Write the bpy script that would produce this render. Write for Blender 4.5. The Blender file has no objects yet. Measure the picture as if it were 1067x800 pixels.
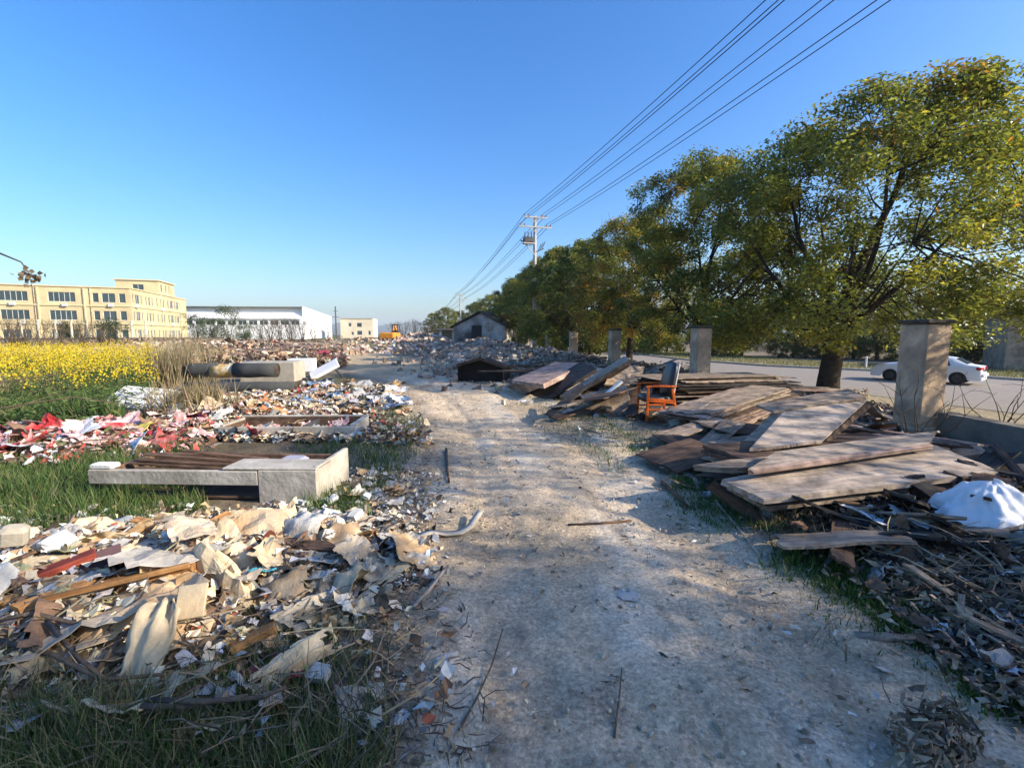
import bpy, math, random
import numpy as np
from mathutils import Vector, Matrix, Euler, noise as mnoise
random.seed(7); RNG = np.random.default_rng(7)
SC = bpy.context.scene; COL = SC.collection
R = math.radians
# ------------------------------------------------------------------ camera
F_PX, CAM_H, VPX, HOR = 480.0, 1.6, 470.0, 348.0
yaw = math.atan((533.5-VPX)/F_PX); pitch = math.atan((400-HOR)/F_PX)
fwd = Vector((math.sin(yaw)*math.cos(pitch), math.cos(yaw)*math.cos(pitch), -math.sin(pitch)))
rgt = Vector((math.cos(yaw), -math.sin(yaw), 0)); upv = rgt.cross(fwd)
cam = bpy.data.objects.new('camera', bpy.data.cameras.new('camera')); COL.objects.link(cam)
cam.data.sensor_width = 36; cam.data.lens = 36*F_PX/1067; cam.data.clip_end = 9000; cam.data.clip_start = .05
m3 = Matrix((rgt, upv, -fwd)).transposed().to_4x4(); m3.translation = (0, 0, CAM_H)
cam.matrix_world = m3; SC.camera = cam
def ray(px, py): return fwd + rgt*((px-533.5)/F_PX) + upv*((400-py)/F_PX)
def G(px, py, z=0.):            # the point at height z that the photograph shows at (px, py)
    d = ray(px, py); k = (z-CAM_H)/d.z
    return Vector((d.x*k, d.y*k, z))
def at(px, Y):                  # ground point at distance Y along the track
    d = ray(px, HOR); k = Y/d.y
    return Vector((d.x*k, Y, 0))
# ------------------------------------------------------------------ world
AZ, EL = R(113), R(26)
w = bpy.data.worlds.new('World'); SC.world = w; w.use_nodes = True
nt = w.node_tree; sky = nt.nodes.new('ShaderNodeTexSky'); sky.sky_type = 'NISHITA'; sky.sun_disc = False
sky.sun_elevation = EL; sky.sun_rotation = AZ; sky.air_density = 1.19; sky.dust_density = 2.4; sky.ozone_density = 5.5; sky.altitude = 100
bg = nt.nodes['Background']; hs = nt.nodes.new('ShaderNodeHueSaturation'); hs.inputs['Saturation'].default_value = 1.25; hs.inputs['Hue'].default_value = .507; nt.links.new(sky.outputs[0], hs.inputs['Color']); nt.links.new(hs.outputs[0], bg.inputs[0]); bg.inputs[1].default_value = .128
sun = bpy.data.objects.new('sun', bpy.data.lights.new('sun', 'SUN')); COL.objects.link(sun)
sun.data.energy = 3.9; sun.data.angle = R(.55); sun.data.color = (1, .89, .73)
sd = Vector((math.sin(AZ)*math.cos(EL), math.cos(AZ)*math.cos(EL), math.sin(EL)))
sun.rotation_euler = sd.to_track_quat('Z', 'Y').to_euler(); sun.location = sd*60
SC.view_settings.view_transform = 'Standard'; SC.view_settings.look = 'None'
SC.view_settings.gamma = 1; SC.view_settings.use_curve_mapping = False; SC.view_settings.exposure = 1.14
SC.cycles.max_bounces = 6; SC.cycles.diffuse_bounces = 3; SC.cycles.transparent_max_bounces = 4
SC.cycles.volume_bounces = 0; SC.cycles.use_denoising = True
# ------------------------------------------------------------------ noise and heights
def _h(ix, iy, s):
    n = np.sin(ix*127.1+iy*311.7+s*74.7)*43758.5453
    return n-np.floor(n)
def vn(x, y, s=0):
    x = np.asarray(x, float); y = np.asarray(y, float)
    ix, iy = np.floor(x), np.floor(y); fx, fy = x-ix, y-iy
    fx = fx*fx*(3-2*fx); fy = fy*fy*(3-2*fy)
    a = _h(ix, iy, s)*(1-fx)+_h(ix+1, iy, s)*fx; b = _h(ix, iy+1, s)*(1-fx)+_h(ix+1, iy+1, s)*fx
    return (a*(1-fy)+b*fy)*2-1
def sstep(a, b, x):
    t = np.clip((np.asarray(x, float)-a)/(b-a), 0, 1); return t*t*(3-2*t)
TY = [-8, 0, 4, 8, 12, 15, 20, 25, 35, 50, 80]
TL = [-.4, -.4, -.36, -.5, -1.1, -2.0, -4.0, -5.6, -10, -17, -34]
TR = [2.45, 2.45, 2.5, 2.75, 2.6, 1.9, .3, -1.2, -4.2, -9, -24]
def track(y): return np.interp(y, TY, TL), np.interp(y, TY, TR)
def track_in(x, y):             # 1 well inside the track, 0 outside
    l, r = track(y); n = vn(x*1.3, y*1.3, 5)*.18+vn(x*4, y*4, 6)*.07
    return sstep(-.15, .25, np.minimum(x-l, r-x)+n)
MOUNDS = [(-2.1, 3.0, 1.25, .75, .17), (-3.3, 2.3, .9, .7, .12), (4.4, 3.7, 1.5, 1.3, .16), (5.2, 2.4, 1.6, 1.2, .2),
          (2.6, 34, 3.2, 6, 1.0), (.9, 24, 1.3, 4, .35), (4.8, 22, 2.2, 4, .6), (3.4, 44.5, 2.2, 1.6, 1.0), (-15, 42, 5, 5, .5), (-24, 46, 7, 5, .6), (-12, 60, 6, 5, .9),
          (-3, 62, 4, 7, 1.3), (6.5, 14, 1.2, 2.2, .25), (-4.3, 9.5, 1.6, 2, .1), (-6.4, 7.2, 1.8, 1.0, .14)]
def H(x, y):
    x = np.asarray(x, float); y = np.asarray(y, float)
    t = track_in(x, y); near = (1-sstep(8, 10.5, x))*(1-sstep(60, 90, np.hypot(x, y)))
    z = (vn(x*.7, y*.7, 1)*.05+vn(x*2.1, y*2.1, 2)*.03+vn(x*6, y*6, 3)*.013)*near*(1-.65*t)
    z = z-.6*sstep(8.3, 12.0, x)*(1-sstep(120, 300, np.hypot(x, y)))*sstep(-30, -20, y)
    for mx, my, sx, sy, a in MOUNDS:
        z = z+a*np.exp(-((x-mx)/sx)**2-((y-my)/sy)**2)*(1+.25*vn(x*1.5, y*1.5, 9)*near)
    return z
def h(x, y): return float(H(x, y))
# ------------------------------------------------------------------ materials
def mat(name, base, var=.25, scale=6., rough=.8, bump=.3, bscale=None, attr=False, rnd=0., second=None, spec=.3, trans=0., stain=None, dist=.02):
    m = bpy.data.materials.new(name); m.use_nodes = True; n = m.node_tree.nodes; L = m.node_tree.links
    p = n['Principled BSDF']; p.inputs['Roughness'].default_value = rough; p.inputs['Specular IOR Level'].default_value = spec
    tc = n.new('ShaderNodeTexCoord')
    nz = n.new('ShaderNodeTexNoise'); nz.inputs['Scale'].default_value = scale; nz.inputs['Detail'].default_value = 8; nz.inputs['Roughness'].default_value = .65
    L.new(tc.outputs['Object'], nz.inputs['Vector'])
    if attr:
        a = n.new('ShaderNodeAttribute'); a.attribute_name = 'Col'; src = a.outputs['Color']
    else:
        rgb = n.new('ShaderNodeRGB'); rgb.outputs[0].default_value = (*base, 1); src = rgb.outputs[0]
    if second is not None:
        mx = n.new('ShaderNodeMix'); mx.data_type = 'RGBA'
        rp = n.new('ShaderNodeValToRGB'); rp.color_ramp.elements[0].position = .42; rp.color_ramp.elements[1].position = .62
        n2 = n.new('ShaderNodeTexNoise'); n2.inputs['Scale'].default_value = scale*.35; n2.inputs['Detail'].default_value = 6
        L.new(tc.outputs['Object'], n2.inputs['Vector']); L.new(n2.outputs['Fac'], rp.inputs[0]); L.new(rp.outputs[0], mx.inputs['Factor'])
        L.new(src, mx.inputs['A']); mx.inputs['B'].default_value = (*second, 1); src = mx.outputs['Result']
    mp = n.new('ShaderNodeMapRange'); mp.inputs['From Min'].default_value = .3; mp.inputs['From Max'].default_value = .7
    mp.inputs['To Min'].default_value = 1-var; mp.inputs['To Max'].default_value = 1+var
    L.new(nz.outputs['Fac'], mp.inputs['Value'])
    val = mp.outputs[0]
    if rnd:
        oi = n.new('ShaderNodeObjectInfo'); r2 = n.new('ShaderNodeMapRange'); r2.inputs['To Min'].default_value = 1-rnd; r2.inputs['To Max'].default_value = 1+rnd*.7
        L.new(oi.outputs['Random'], r2.inputs['Value']); ml = n.new('ShaderNodeMath'); ml.operation = 'MULTIPLY'
        L.new(val, ml.inputs[0]); L.new(r2.outputs[0], ml.inputs[1]); val = ml.outputs[0]
    vm = n.new('ShaderNodeVectorMath'); vm.operation = 'SCALE'; L.new(src, vm.inputs[0]); L.new(val, vm.inputs['Scale'])
    L.new(vm.outputs[0], p.inputs['Base Color'])
    if bump:
        b = n.new('ShaderNodeBump'); b.inputs['Strength'].default_value = bump; b.inputs['Distance'].default_value = dist
        nb = n.new('ShaderNodeTexNoise'); nb.inputs['Scale'].default_value = bscale or scale*4; nb.inputs['Detail'].default_value = 6
        L.new(tc.outputs['Object'], nb.inputs['Vector']); L.new(nb.outputs['Fac'], b.inputs['Height']); L.new(b.outputs[0], p.inputs['Normal'])
    if trans:
        t = n.new('ShaderNodeBsdfTranslucent'); v3 = n.new('ShaderNodeVectorMath'); v3.operation = 'MULTIPLY'; v3.inputs[1].default_value = (1.7, 1.6, .9) if name == 'leaf' else (1.1, 1.1, 1); L.new(vm.outputs[0], v3.inputs[0]); L.new(v3.outputs[0], t.inputs['Color'])
        ms = n.new('ShaderNodeMixShader'); ms.inputs[0].default_value = trans
        L.new(p.outputs[0], ms.inputs[1]); L.new(t.outputs[0], ms.inputs[2]); L.new(ms.outputs[0], n['Material Output'].inputs['Surface'])
    return m
def wood_mat(name, c1, c2, rough=.8, rnd=.3, sc=(1.6, 26, 26)):
    m = bpy.data.materials.new(name); m.use_nodes = True; n = m.node_tree.nodes; L = m.node_tree.links; p = n['Principled BSDF']
    p.inputs['Roughness'].default_value = rough; p.inputs['Specular IOR Level'].default_value = .25
    tc = n.new('ShaderNodeTexCoord'); mp = n.new('ShaderNodeMapping'); mp.inputs['Scale'].default_value = sc
    oi = n.new('ShaderNodeObjectInfo'); ad = n.new('ShaderNodeVectorMath'); ad.operation = 'ADD'
    L.new(tc.outputs['Object'], ad.inputs[0]); L.new(oi.outputs['Random'], ad.inputs[1]); L.new(ad.outputs[0], mp.inputs[0])
    nz = n.new('ShaderNodeTexNoise'); nz.inputs['Scale'].default_value = 1.6; nz.inputs['Detail'].default_value = 9; nz.inputs['Distortion'].default_value = .8
    L.new(mp.outputs[0], nz.inputs['Vector'])
    rp = n.new('ShaderNodeValToRGB'); e = rp.color_ramp.elements
    e[0].position = .32; e[0].color = (*c2, 1); e[1].position = .68; e[1].color = (*c1, 1); L.new(nz.outputs['Fac'], rp.inputs[0])
    n2 = n.new('ShaderNodeTexNoise'); n2.inputs['Scale'].default_value = 4.5; n2.inputs['Detail'].default_value = 10; n2.inputs['Roughness'].default_value = .7; L.new(ad.outputs[0], n2.inputs['Vector'])
    r3 = n.new('ShaderNodeMapRange'); r3.inputs['From Min'].default_value = .35; r3.inputs['From Max'].default_value = .65; r3.inputs['To Min'].default_value = .45; r3.inputs['To Max'].default_value = 1.2; L.new(n2.outputs['Fac'], r3.inputs['Value'])
    r2 = n.new('ShaderNodeMapRange'); r2.inputs['To Min'].default_value = 1-rnd; r2.inputs['To Max'].default_value = 1+rnd*.6; L.new(oi.outputs['Random'], r2.inputs['Value'])
    ml = n.new('ShaderNodeMath'); ml.operation = 'MULTIPLY'; L.new(r2.outputs[0], ml.inputs[0]); L.new(r3.outputs[0], ml.inputs[1])
    vm = n.new('ShaderNodeVectorMath'); vm.operation = 'SCALE'; L.new(rp.outputs[0], vm.inputs[0]); L.new(ml.outputs[0], vm.inputs['Scale']); L.new(vm.outputs[0], p.inputs['Base Color'])
    b = n.new('ShaderNodeBump'); b.inputs['Strength'].default_value = .45; b.inputs['Distance'].default_value = .01; L.new(nz.outputs['Fac'], b.inputs['Height']); L.new(b.outputs[0], p.inputs['Normal'])
    return m
def ground_mat(name, sc=1., bump=.6):
    m = bpy.data.materials.new(name); m.use_nodes = True; n = m.node_tree.nodes; L = m.node_tree.links; p = n['Principled BSDF']
    p.inputs['Roughness'].default_value = .95; p.inputs['Specular IOR Level'].default_value = .1
    tc = n.new('ShaderNodeTexCoord'); a = n.new('ShaderNodeAttribute'); a.attribute_name = 'Col'
    def nz(s, d=8, r=.6):
        x = n.new('ShaderNodeTexNoise'); x.inputs['Scale'].default_value = s; x.inputs['Detail'].default_value = d; x.inputs['Roughness'].default_value = r
        L.new(tc.outputs['Object'], x.inputs['Vector']); return x.outputs['Fac']
    def rng(v, a0, a1, b0, b1):
        x = n.new('ShaderNodeMapRange'); x.inputs['From Min'].default_value = a0; x.inputs['From Max'].default_value = a1; x.inputs['To Min'].default_value = b0; x.inputs['To Max'].default_value = b1
        L.new(v, x.inputs['Value']); return x.outputs[0]
    def mul(u, v, op='MULTIPLY'):
        x = n.new('ShaderNodeMath'); x.operation = op; L.new(u, x.inputs[0]); L.new(v, x.inputs[1]); return x.outputs[0]
    big = nz(.9*sc); fine = nz(42*sc, 6, .75); med = nz(7*sc, 8, .7)
    f = mul(mul(rng(big, .3, .7, .82, 1.16), rng(med, .3, .7, .75, 1.22)), rng(fine, .3, .7, .62, 1.32))
    vo = n.new('ShaderNodeTexVoronoi'); vo.inputs['Scale'].default_value = 55*sc; L.new(tc.outputs['Object'], vo.inputs['Vector'])
    sp = n.new('ShaderNodeSeparateColor'); L.new(vo.outputs['Color'], sp.inputs[0])
    f = mul(f, rng(sp.outputs[0], 0, 1, .78, 1.2))
    vm = n.new('ShaderNodeVectorMath'); vm.operation = 'SCALE'; L.new(a.outputs['Color'], vm.inputs[0]); L.new(f, vm.inputs['Scale'])
    L.new(vm.outputs[0], p.inputs['Base Color'])
    hsum = mul(rng(med, 0, 1, 0, 1.4), rng(fine, 0, 1, 0, .6), 'ADD'); hsum = mul(hsum, rng(vo.outputs['Distance'], 0, .6, .16, 0), 'ADD')
    b = n.new('ShaderNodeBump'); b.inputs['Strength'].default_value = bump; b.inputs['Distance'].default_value = .035; L.new(hsum, b.inputs['Height']); L.new(b.outputs[0], p.inputs['Normal'])
    return m
M = {}
M['ground'] = ground_mat('soil'); M['track'] = ground_mat('dust', 1.1, .7)
M['attr'] = mat('mixed_litter', None, .2, 9, .8, .25, attr=True)
M['blade'] = mat('grass_blade', None, .15, 3, .6, 0, attr=True, trans=.35)
M['leaf'] = mat('leaf', None, .2, 2, .38, 0, attr=True, trans=.42, spec=.45)
M['petal'] = mat('petal', None, .1, 3, .6, 0, attr=True, trans=.3)
M['bark'] = mat('bark', (.05, .04, .03), .4, 9, .95, .8, spec=.1)
M['twig'] = mat('twig', (.10, .075, .05), .3, 12, .9, .3, spec=.1)
M['deadwood'] = mat('dead_branch', (.13, .10, .075), .35, 12, .9, .5, spec=.1)
M['stucco'] = mat('stucco', (.50, .36, .235), .3, 5, .95, .6, second=(.30, .215, .14))
M['cap'] = mat('mossy_cap', (.08, .065, .045), .4, 9, .95, .8)
M['oldwall'] = mat('stained_wall', (.17, .145, .115), .4, 3, .95, .7, second=(.06, .052, .042))
M['yellow'] = mat('yellow_render', (.52, .43, .245), .18, .35, .9, .1, second=(.46, .375, .215))
M['yellowtrim'] = mat('pale_yellow_trim', (.54, .45, .265), .1, .5, .9, .1)
M['grey'] = mat('grey_panel', (.50, .45, .37), .22, 5, .8, .4, second=(.33, .29, .23))
M['white'] = mat('white_paint', (.78, .77, .74), .08, 2, .5, .1)
M['whitemetal'] = mat('white_cladding', (.82, .82, .81), .06, .1, .6, .1)
M['cream'] = mat('cream_render', (.62, .54, .40), .12, .3, .9, .1)
M['glass'] = mat('window_glass', (.035, .055, .06), .3, .3, .12, 0, spec=.6)
M['alu'] = mat('aluminium', (.55, .57, .57), .05, 5, .4, 0)
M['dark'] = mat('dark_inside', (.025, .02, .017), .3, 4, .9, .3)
M['concrete'] = mat('concrete', (.38, .34, .27), .2, 4, .95, .5)
M['asphalt'] = mat('asphalt', (.26, .225, .19), .15, 6, .9, .3, bscale=80)
M['kerb'] = mat('kerb_stone', (.38, .37, .34), .15, 5, .9, .3)
M['hill'] = mat('hill_green', (.035, .055, .035), .3, .01, 1, 0)
M['orangewood'] = wood_mat('orange_varnished_wood', (.80, .17, .03), (.62, .11, .015), .35, .1)
M['leather'] = mat('black_leather', (.018, .02, .023), .2, 20, .38, .2, spec=.5)
M['carpaint'] = mat('white_car_paint', (.78, .79, .78), .03, 1, .22, 0, spec=.5)
M['rubber'] = mat('tyre_rubber', (.02, .02, .02), .2, 10, .8, .2)
M['rim'] = mat('alloy', (.35, .36, .37), .1, 5, .3, 0)
M['red'] = mat('red_lamp', (.45, .02, .03), .1, 5, .2, 0)
M['machine'] = mat('orange_machine_paint', (.75, .28, .03), .15, 2, .5, .1)
M['steel'] = mat('dark_steel', (.06, .06, .06), .3, 4, .6, .2)
M['poleconc'] = mat('pole_concrete', (.42, .40, .37), .1, 2, .9, .2)
M['wire'] = mat('wire_sleeve', (.02, .02, .022), 0, 1, .6, 0)
M['porcelain'] = mat('insulator', (.30, .12, .08), .2, 3, .3, 0)
M['greywood'] = wood_mat('weathered_grey_wood', (.48, .365, .265), (.19, .14, .098))
M['palewood'] = wood_mat('dusty_pale_plywood', (.54, .435, .335), (.32, .245, .185), .85, .25, (1.4, 20, 20))
M['pinkwood'] = wood_mat('pinkish_plywood', (.50, .36, .29), (.28, .18, .14))
M['brownwood'] = wood_mat('brown_wood', (.20, .12, .075), (.075, .045, .03))
M['orangebeam'] = wood_mat('orange_timber', (.58, .32, .13), (.36, .16, .05))
M['redboard'] = wood_mat('red_painted_board', (.30, .06, .035), (.16, .03, .02))
M['purpleboard'] = mat('purple_brown_board', (.115, .065, .065), .15, 6, .7, .2)
M['darkboard'] = wood_mat('charred_board', (.085, .07, .06), (.025, .02, .018))
M['roll'] = mat('dark_carpet', (.06, .062, .06), .25, 20, .95, .5)
M['rollin'] = mat('mustard_carpet', (.50, .30, .08), .3, 14, .95, .5, second=(.55, .52, .42))
M['plastic'] = mat('white_plastic', (.80, .80, .80), .06, 5, .35, .25, bscale=14, trans=.15, rnd=.1)
def rag(name, c, var=.15, second=None, rnd=.25, trans=0, rough=.85): M[name] = mat(name, c, var, 5, rough, .35, bscale=22, rnd=rnd, second=second, trans=trans)
rag('cream_paper', (.64, .52, .34), .25, second=(.42, .31, .19)); rag('white_paper', (.60, .55, .47), .22, second=(.42, .37, .30)); rag('tan_card', (.46, .30, .16), second=(.55, .42, .27)); rag('grey_paper', (.40, .385, .36)); rag('brown_scrap', (.20, .12, .075))
rag('beige_cloth', (.56, .46, .33), .2, second=(.38, .30, .21)); rag('red_cloth', (.48, .035, .04), second=(.52, .20, .18)); rag('pink_cloth', (.56, .30, .29), second=(.62, .50, .45)); rag('blue_cloth', (.13, .20, .31)); rag('lilac_cloth', (.36, .35, .41)); rag('teal_cloth', (.06, .32, .40)); rag('olive_scrap', (.28, .27, .15)); rag('maroon_cloth', (.20, .035, .05)); rag('black_scrap', (.03, .03, .033)); rag('yellow_scrap', (.65, .50, .10)); rag('white_film', (.76, .77, .79), trans=.2, rough=.4); rag('foam', (.70, .68, .62)); rag('brick', (.42, .20, .13)); rag('orange_scrap', (.50, .20, .08))
# ------------------------------------------------------------------ tagging
def tag(o, label=None, cat=None, group=None, kind=None):
    if label: o['label'] = label
    if cat: o['category'] = cat
    if group: o['group'] = group
    if kind: o['kind'] = kind
    return o
def empty(name, loc=(0, 0, 0), rz=0., rot=None):
    o = bpy.data.objects.new(name, None); COL.objects.link(o); o.location = loc
    o.rotation_euler = rot if rot is not None else (0, 0, rz); o.empty_display_size = .2
    return o
class MB:
    def __init__(s): s.v = []; s.f = []
    def add(s, vs, fs):
        b = len(s.v); s.v += [tuple(v) for v in vs]; s.f += [tuple(i+b for i in f) for f in fs]; return s
    def box(s, c, d, rot=None, bev=0., taper=1.):
        hx, hy, hz = d[0]/2, d[1]/2, d[2]/2
        if bev:
            b = min(bev, hx*.45, hy*.45, hz*.45); vs = []
            lay = [(-hz, b), (-hz+b, 0), (hz-b, 0), (hz, b)]
            for z, i in lay:
                X, Y = hx-i, hy-i
                vs += [(-X+b, -Y, z), (X-b, -Y, z), (X, -Y+b, z), (X, Y-b, z), (X-b, Y, z), (-X+b, Y, z), (-X, Y-b, z), (-X, -Y+b, z)]
            fs = [tuple(range(7, -1, -1)), tuple(range(24, 32))]
            for k in range(3):
                for j in range(8): fs.append((k*8+j, k*8+(j+1) % 8, k*8+8+(j+1) % 8, k*8+8+j))
        else:
            vs = [(x*(taper if z > 0 else 1), y*(taper if z > 0 else 1), z) for z in (-hz, hz) for x, y in ((-hx, -hy), (hx, -hy), (hx, hy), (-hx, hy))]
            fs = [(3, 2, 1, 0), (4, 5, 6, 7), (0, 1, 5, 4), (1, 2, 6, 5), (2, 3, 7, 6), (3, 0, 4, 7)]
        if rot is not None:
            m = rot if isinstance(rot, Matrix) else Euler(rot).to_matrix()
            vs = [m @ Vector(v) for v in vs]
        return s.add([(v[0]+c[0], v[1]+c[1], v[2]+c[2]) for v in vs], fs)
    def bar(s, a, b, w_, t=None, bev=0.):
        a, b = Vector(a), Vector(b); d = b-a; q = d.to_track_quat('X', 'Z').to_matrix()
        return s.box((a+b)/2, (d.length, w_, t or w_), q, bev)
    def tube(s, pts, rad, n=8, cap=True):
        pts = [Vector(p) for p in pts]; rad = rad if hasattr(rad, '__len__') else [rad]*len(pts); b = len(s.v); prev = None
        for i, p in enumerate(pts):
            t = (pts[min(i+1, len(pts)-1)]-pts[max(i-1, 0)]).normalized()
            if prev is None: u = t.orthogonal().normalized()
            else:
                u = prev-t*prev.dot(t); u = u.normalized() if u.length > 1e-6 else t.orthogonal().normalized()
            prev = u; v2 = t.cross(u)
            for k in range(n):
                a = 2*math.pi*k/n; s.v.append(tuple(p+(u*math.cos(a)+v2*math.sin(a))*rad[i]))
        for i in range(len(pts)-1):
            for k in range(n): s.f.append((b+i*n+k, b+i*n+(k+1) % n, b+(i+1)*n+(k+1) % n, b+(i+1)*n+k))
        if cap:
            s.f.append(tuple(b+k for k in range(n-1, -1, -1))); e = b+(len(pts)-1)*n; s.f.append(tuple(e+k for k in range(n)))
        return s
    def quad(s, a, b, c, d): return s.add([a, b, c, d], [(0, 1, 2, 3)])
    def mesh(s, name, smooth=False):
        me = bpy.data.meshes.new(name); me.from_pydata(s.v, [], s.f); me.update()
        if smooth: me.shade_smooth()
        return me
    def build(s, name, m, parent=None, smooth=False, loc=None):
        me = s.mesh(name, smooth); me.materials.append(m)
        o = bpy.data.objects.new(name, me); COL.objects.link(o); o.parent = parent
        if loc is not None: o.location = loc
        return o
def np_mesh(name, v, f, m, col=None, smooth=False, parent=None):
    v = np.asarray(v, np.float32).reshape(-1, 3); f = np.asarray(f, np.int32); k = f.shape[1]
    me = bpy.data.meshes.new(name); me.vertices.add(len(v)); me.vertices.foreach_set('co', v.ravel())
    me.loops.add(f.size); me.loops.foreach_set('vertex_index', f.ravel())
    me.polygons.add(len(f)); me.polygons.foreach_set('loop_start', np.arange(0, f.size, k, dtype=np.int32))
    me.polygons.foreach_set('loop_total', np.full(len(f), k, np.int32))
    me.polygons.foreach_set('use_smooth', np.full(len(f), smooth, bool)); me.update(calc_edges=True); me.validate()
    if col is not None:
        c4 = np.ones((len(v), 4), np.float32); c4[:, :3] = col
        at_ = me.attributes.new('Col', 'FLOAT_COLOR', 'POINT'); at_.data.foreach_set('color', c4.ravel())
    me.materials.append(m); o = bpy.data.objects.new(name, me); COL.objects.link(o); o.parent = parent
    return o
def rots(rx, ry, rz):
    cx, sx, cy, sy, cz, sz = np.cos(rx), np.sin(rx), np.cos(ry), np.sin(ry), np.cos(rz), np.sin(rz)
    m = np.empty((len(rx), 3, 3))
    m[:, 0, 0] = cz*cy; m[:, 0, 1] = cz*sy*sx-sz*cx; m[:, 0, 2] = cz*sy*cx+sz*sx
    m[:, 1, 0] = sz*cy; m[:, 1, 1] = sz*sy*sx+cz*cx; m[:, 1, 2] = sz*sy*cx-cz*sx
    m[:, 2, 0] = -sy; m[:, 2, 1] = cy*sx; m[:, 2, 2] = cy*cx
    return m
def mass(tv, tf, pos, rot, scl, jit=0.):
    tv = np.asarray(tv, float); n, k = len(pos), len(tv)
    loc = tv[None]*np.asarray(scl)[:, None, :]
    if jit: loc = loc*(1+jit*RNG.uniform(-1, 1, loc.shape))
    v = np.einsum('nij,nkj->nki', rot, loc)+np.asarray(pos)[:, None, :]
    f = np.asarray(tf)[None]+(np.arange(n)*k)[:, None, None]
    return v.reshape(-1, 3), f.reshape(-1, np.asarray(tf).shape[1])
def pick(cols, wts, n, var=.2):
    c = np.asarray(cols, float)[RNG.choice(len(cols), n, p=np.asarray(wts, float)/sum(wts))]
    return c*(1+var*RNG.uniform(-1, 1, (n, 1)))*(1+.06*RNG.uniform(-1, 1, (n, 3)))
BOXV = [(x, y, z) for z in (-.5, .5) for x, y in ((-.5, -.5), (.5, -.5), (.5, .5), (-.5, .5))]
BOXF = [(3, 2, 1, 0), (4, 5, 6, 7), (0, 1, 5, 4), (1, 2, 6, 5), (2, 3, 7, 6), (3, 0, 4, 7)]
SCRV = [(-.5, -.5, 0), (0, -.42, .18), (.5, -.5, -.05), (-.45, .5, .1), (.05, .55, -.08), (.55, .4, .14)]
SCRF = [(0, 1, 4, 3), (1, 2, 5, 4)]
BLV = [(-.5, 0, 0), (.5, 0, 0), (-.38, .12, .55), (.38, .12, .55), (-.04, .45, 1), (.04, .45, 1)]
BLF = [(0, 1, 3, 2), (2, 3, 5, 4)]
LFV = [(0, 0, 0), (.5, .45, .06), (0, 1, -.08), (-.5, .45, .06)]
LFF = [(0, 1, 2, 3)]
def ground_pts(n, x0, x1, y0, y1, dens=None):
    x = RNG.uniform(x0, x1, n); y = RNG.uniform(y0, y1, n)
    if dens is not None:
        k = RNG.random(n) < dens(x, y); x, y = x[k], y[k]
    return x, y
# ------------------------------------------------------------------ the ground and the tracks
def axis(fine0, fine1, step, lim, g=1.16):
    a = list(np.arange(fine0, fine1+1e-6, step)); s = step
    while a[-1] < lim: s = min(s*g, 350); a.append(a[-1]+s)
    s = step
    while a[0] > -lim: s = min(s*g, 350); a.insert(0, a[0]-s)
    return np.array(a)
def grid_faces(nx, ny):
    i = np.arange(nx*ny).reshape(ny, nx)
    return np.stack([i[:-1, :-1].ravel(), i[:-1, 1:].ravel(), i[1:, 1:].ravel(), i[1:, :-1].ravel()], 1)
xs = axis(-7.5, 7.5, .065, 4000); ys = axis(.6, 13, .065, 4000)
X, Y = np.meshgrid(xs, ys); Z = H(X, Y)-.035*track_in(X, Y)
def mixc(a, b, t): return a*(1-t[..., None])+np.asarray(b)*t[..., None]
C = np.zeros(X.shape+(3,))+np.array((.20, .155, .105))
C = mixc(C, (.12, .095, .062), sstep(-.2, .5, vn(X*.9, Y*.9, 11)))
l, r = track(Y); dtr = np.minimum(X-l, r-X)
C = mixc(C, (.42, .35, .265), sstep(-.9, .15, dtr+.35*vn(X*1.7, Y*1.7, 12)))
C = mixc(C, (.12, .13, .055), sstep(.05, .5, vn(X*.35, Y*.35, 13))*sstep(-2.5, -5, X))
C = mixc(C, (.21, .16, .11), sstep(3.0, 3.8, X+.4*vn(X, Y, 14))*(1-sstep(5, 8, Y)))
C = mixc(C, (.40, .325, .225), .85*np.exp(-((X+2.2)/1.9)**4-((Y-3.1)/1.15)**4)*sstep(-.6, .3, vn(X*2.5, Y*2.5, 16)))
C = mixc(C, (.42, .33, .21), sstep(17, 22, Y)*sstep(-1.2, .4, dtr+.5*vn(X*.4, Y*.4, 15)))
C = mixc(C, (.34, .28, .19), sstep(8.5, 10, X)*(1-sstep(20, 40, X)))
C = mixc(C, (.10, .115, .05), sstep(90, 160, np.hypot(X, Y)))
go = np_mesh('ground', np.stack([X, Y, Z], -1), grid_faces(len(xs), len(ys)), M['ground'], C.reshape(-1, 3), True); tag(go, kind='structure')
# the dirt track: a sheet of dust with ragged edges
ty = np.concatenate([np.arange(-4, .6, .2), np.arange(.6, 13, .05), np.arange(13, 46, .25)]); u = np.linspace(-.12, 1.12, 70)
L_, R_ = track(ty); TX = L_[:, None]+(R_-L_)[:, None]*u[None]; TYY = np.repeat(ty[:, None], len(u), 1)
e = np.minimum(u, 1-u)[None]*(R_-L_)[:, None]
edge = sstep(-.25, .22, e+vn(TX*1.5, TYY*1.5, 21)*.22+vn(TX*5, TYY*5, 22)*.08)
rut = np.exp(-((u-.24)/.07)**2)[None]+np.exp(-((u-.74)/.08)**2)[None]
TZ = H(TX, TYY)-.05+.065*edge+(vn(TX*8, TYY*5, 23)*.006+vn(TX*17, TYY*17, 24)*.005)*edge-.038*rut*edge+.010*edge*np.minimum(1, rut)*np.maximum(0, vn(u[None]*3, TYY*6.5, 95))+.012*edge*vn(u[None]*30, TYY*.5, 96)
tc_ = np.zeros(TX.shape+(3,))+np.array((.62, .485, .335))
tc_ = mixc(tc_, (.47, .365, .245), sstep(-.1, .6, vn(TX*1.1, TYY*.6, 25)))
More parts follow.
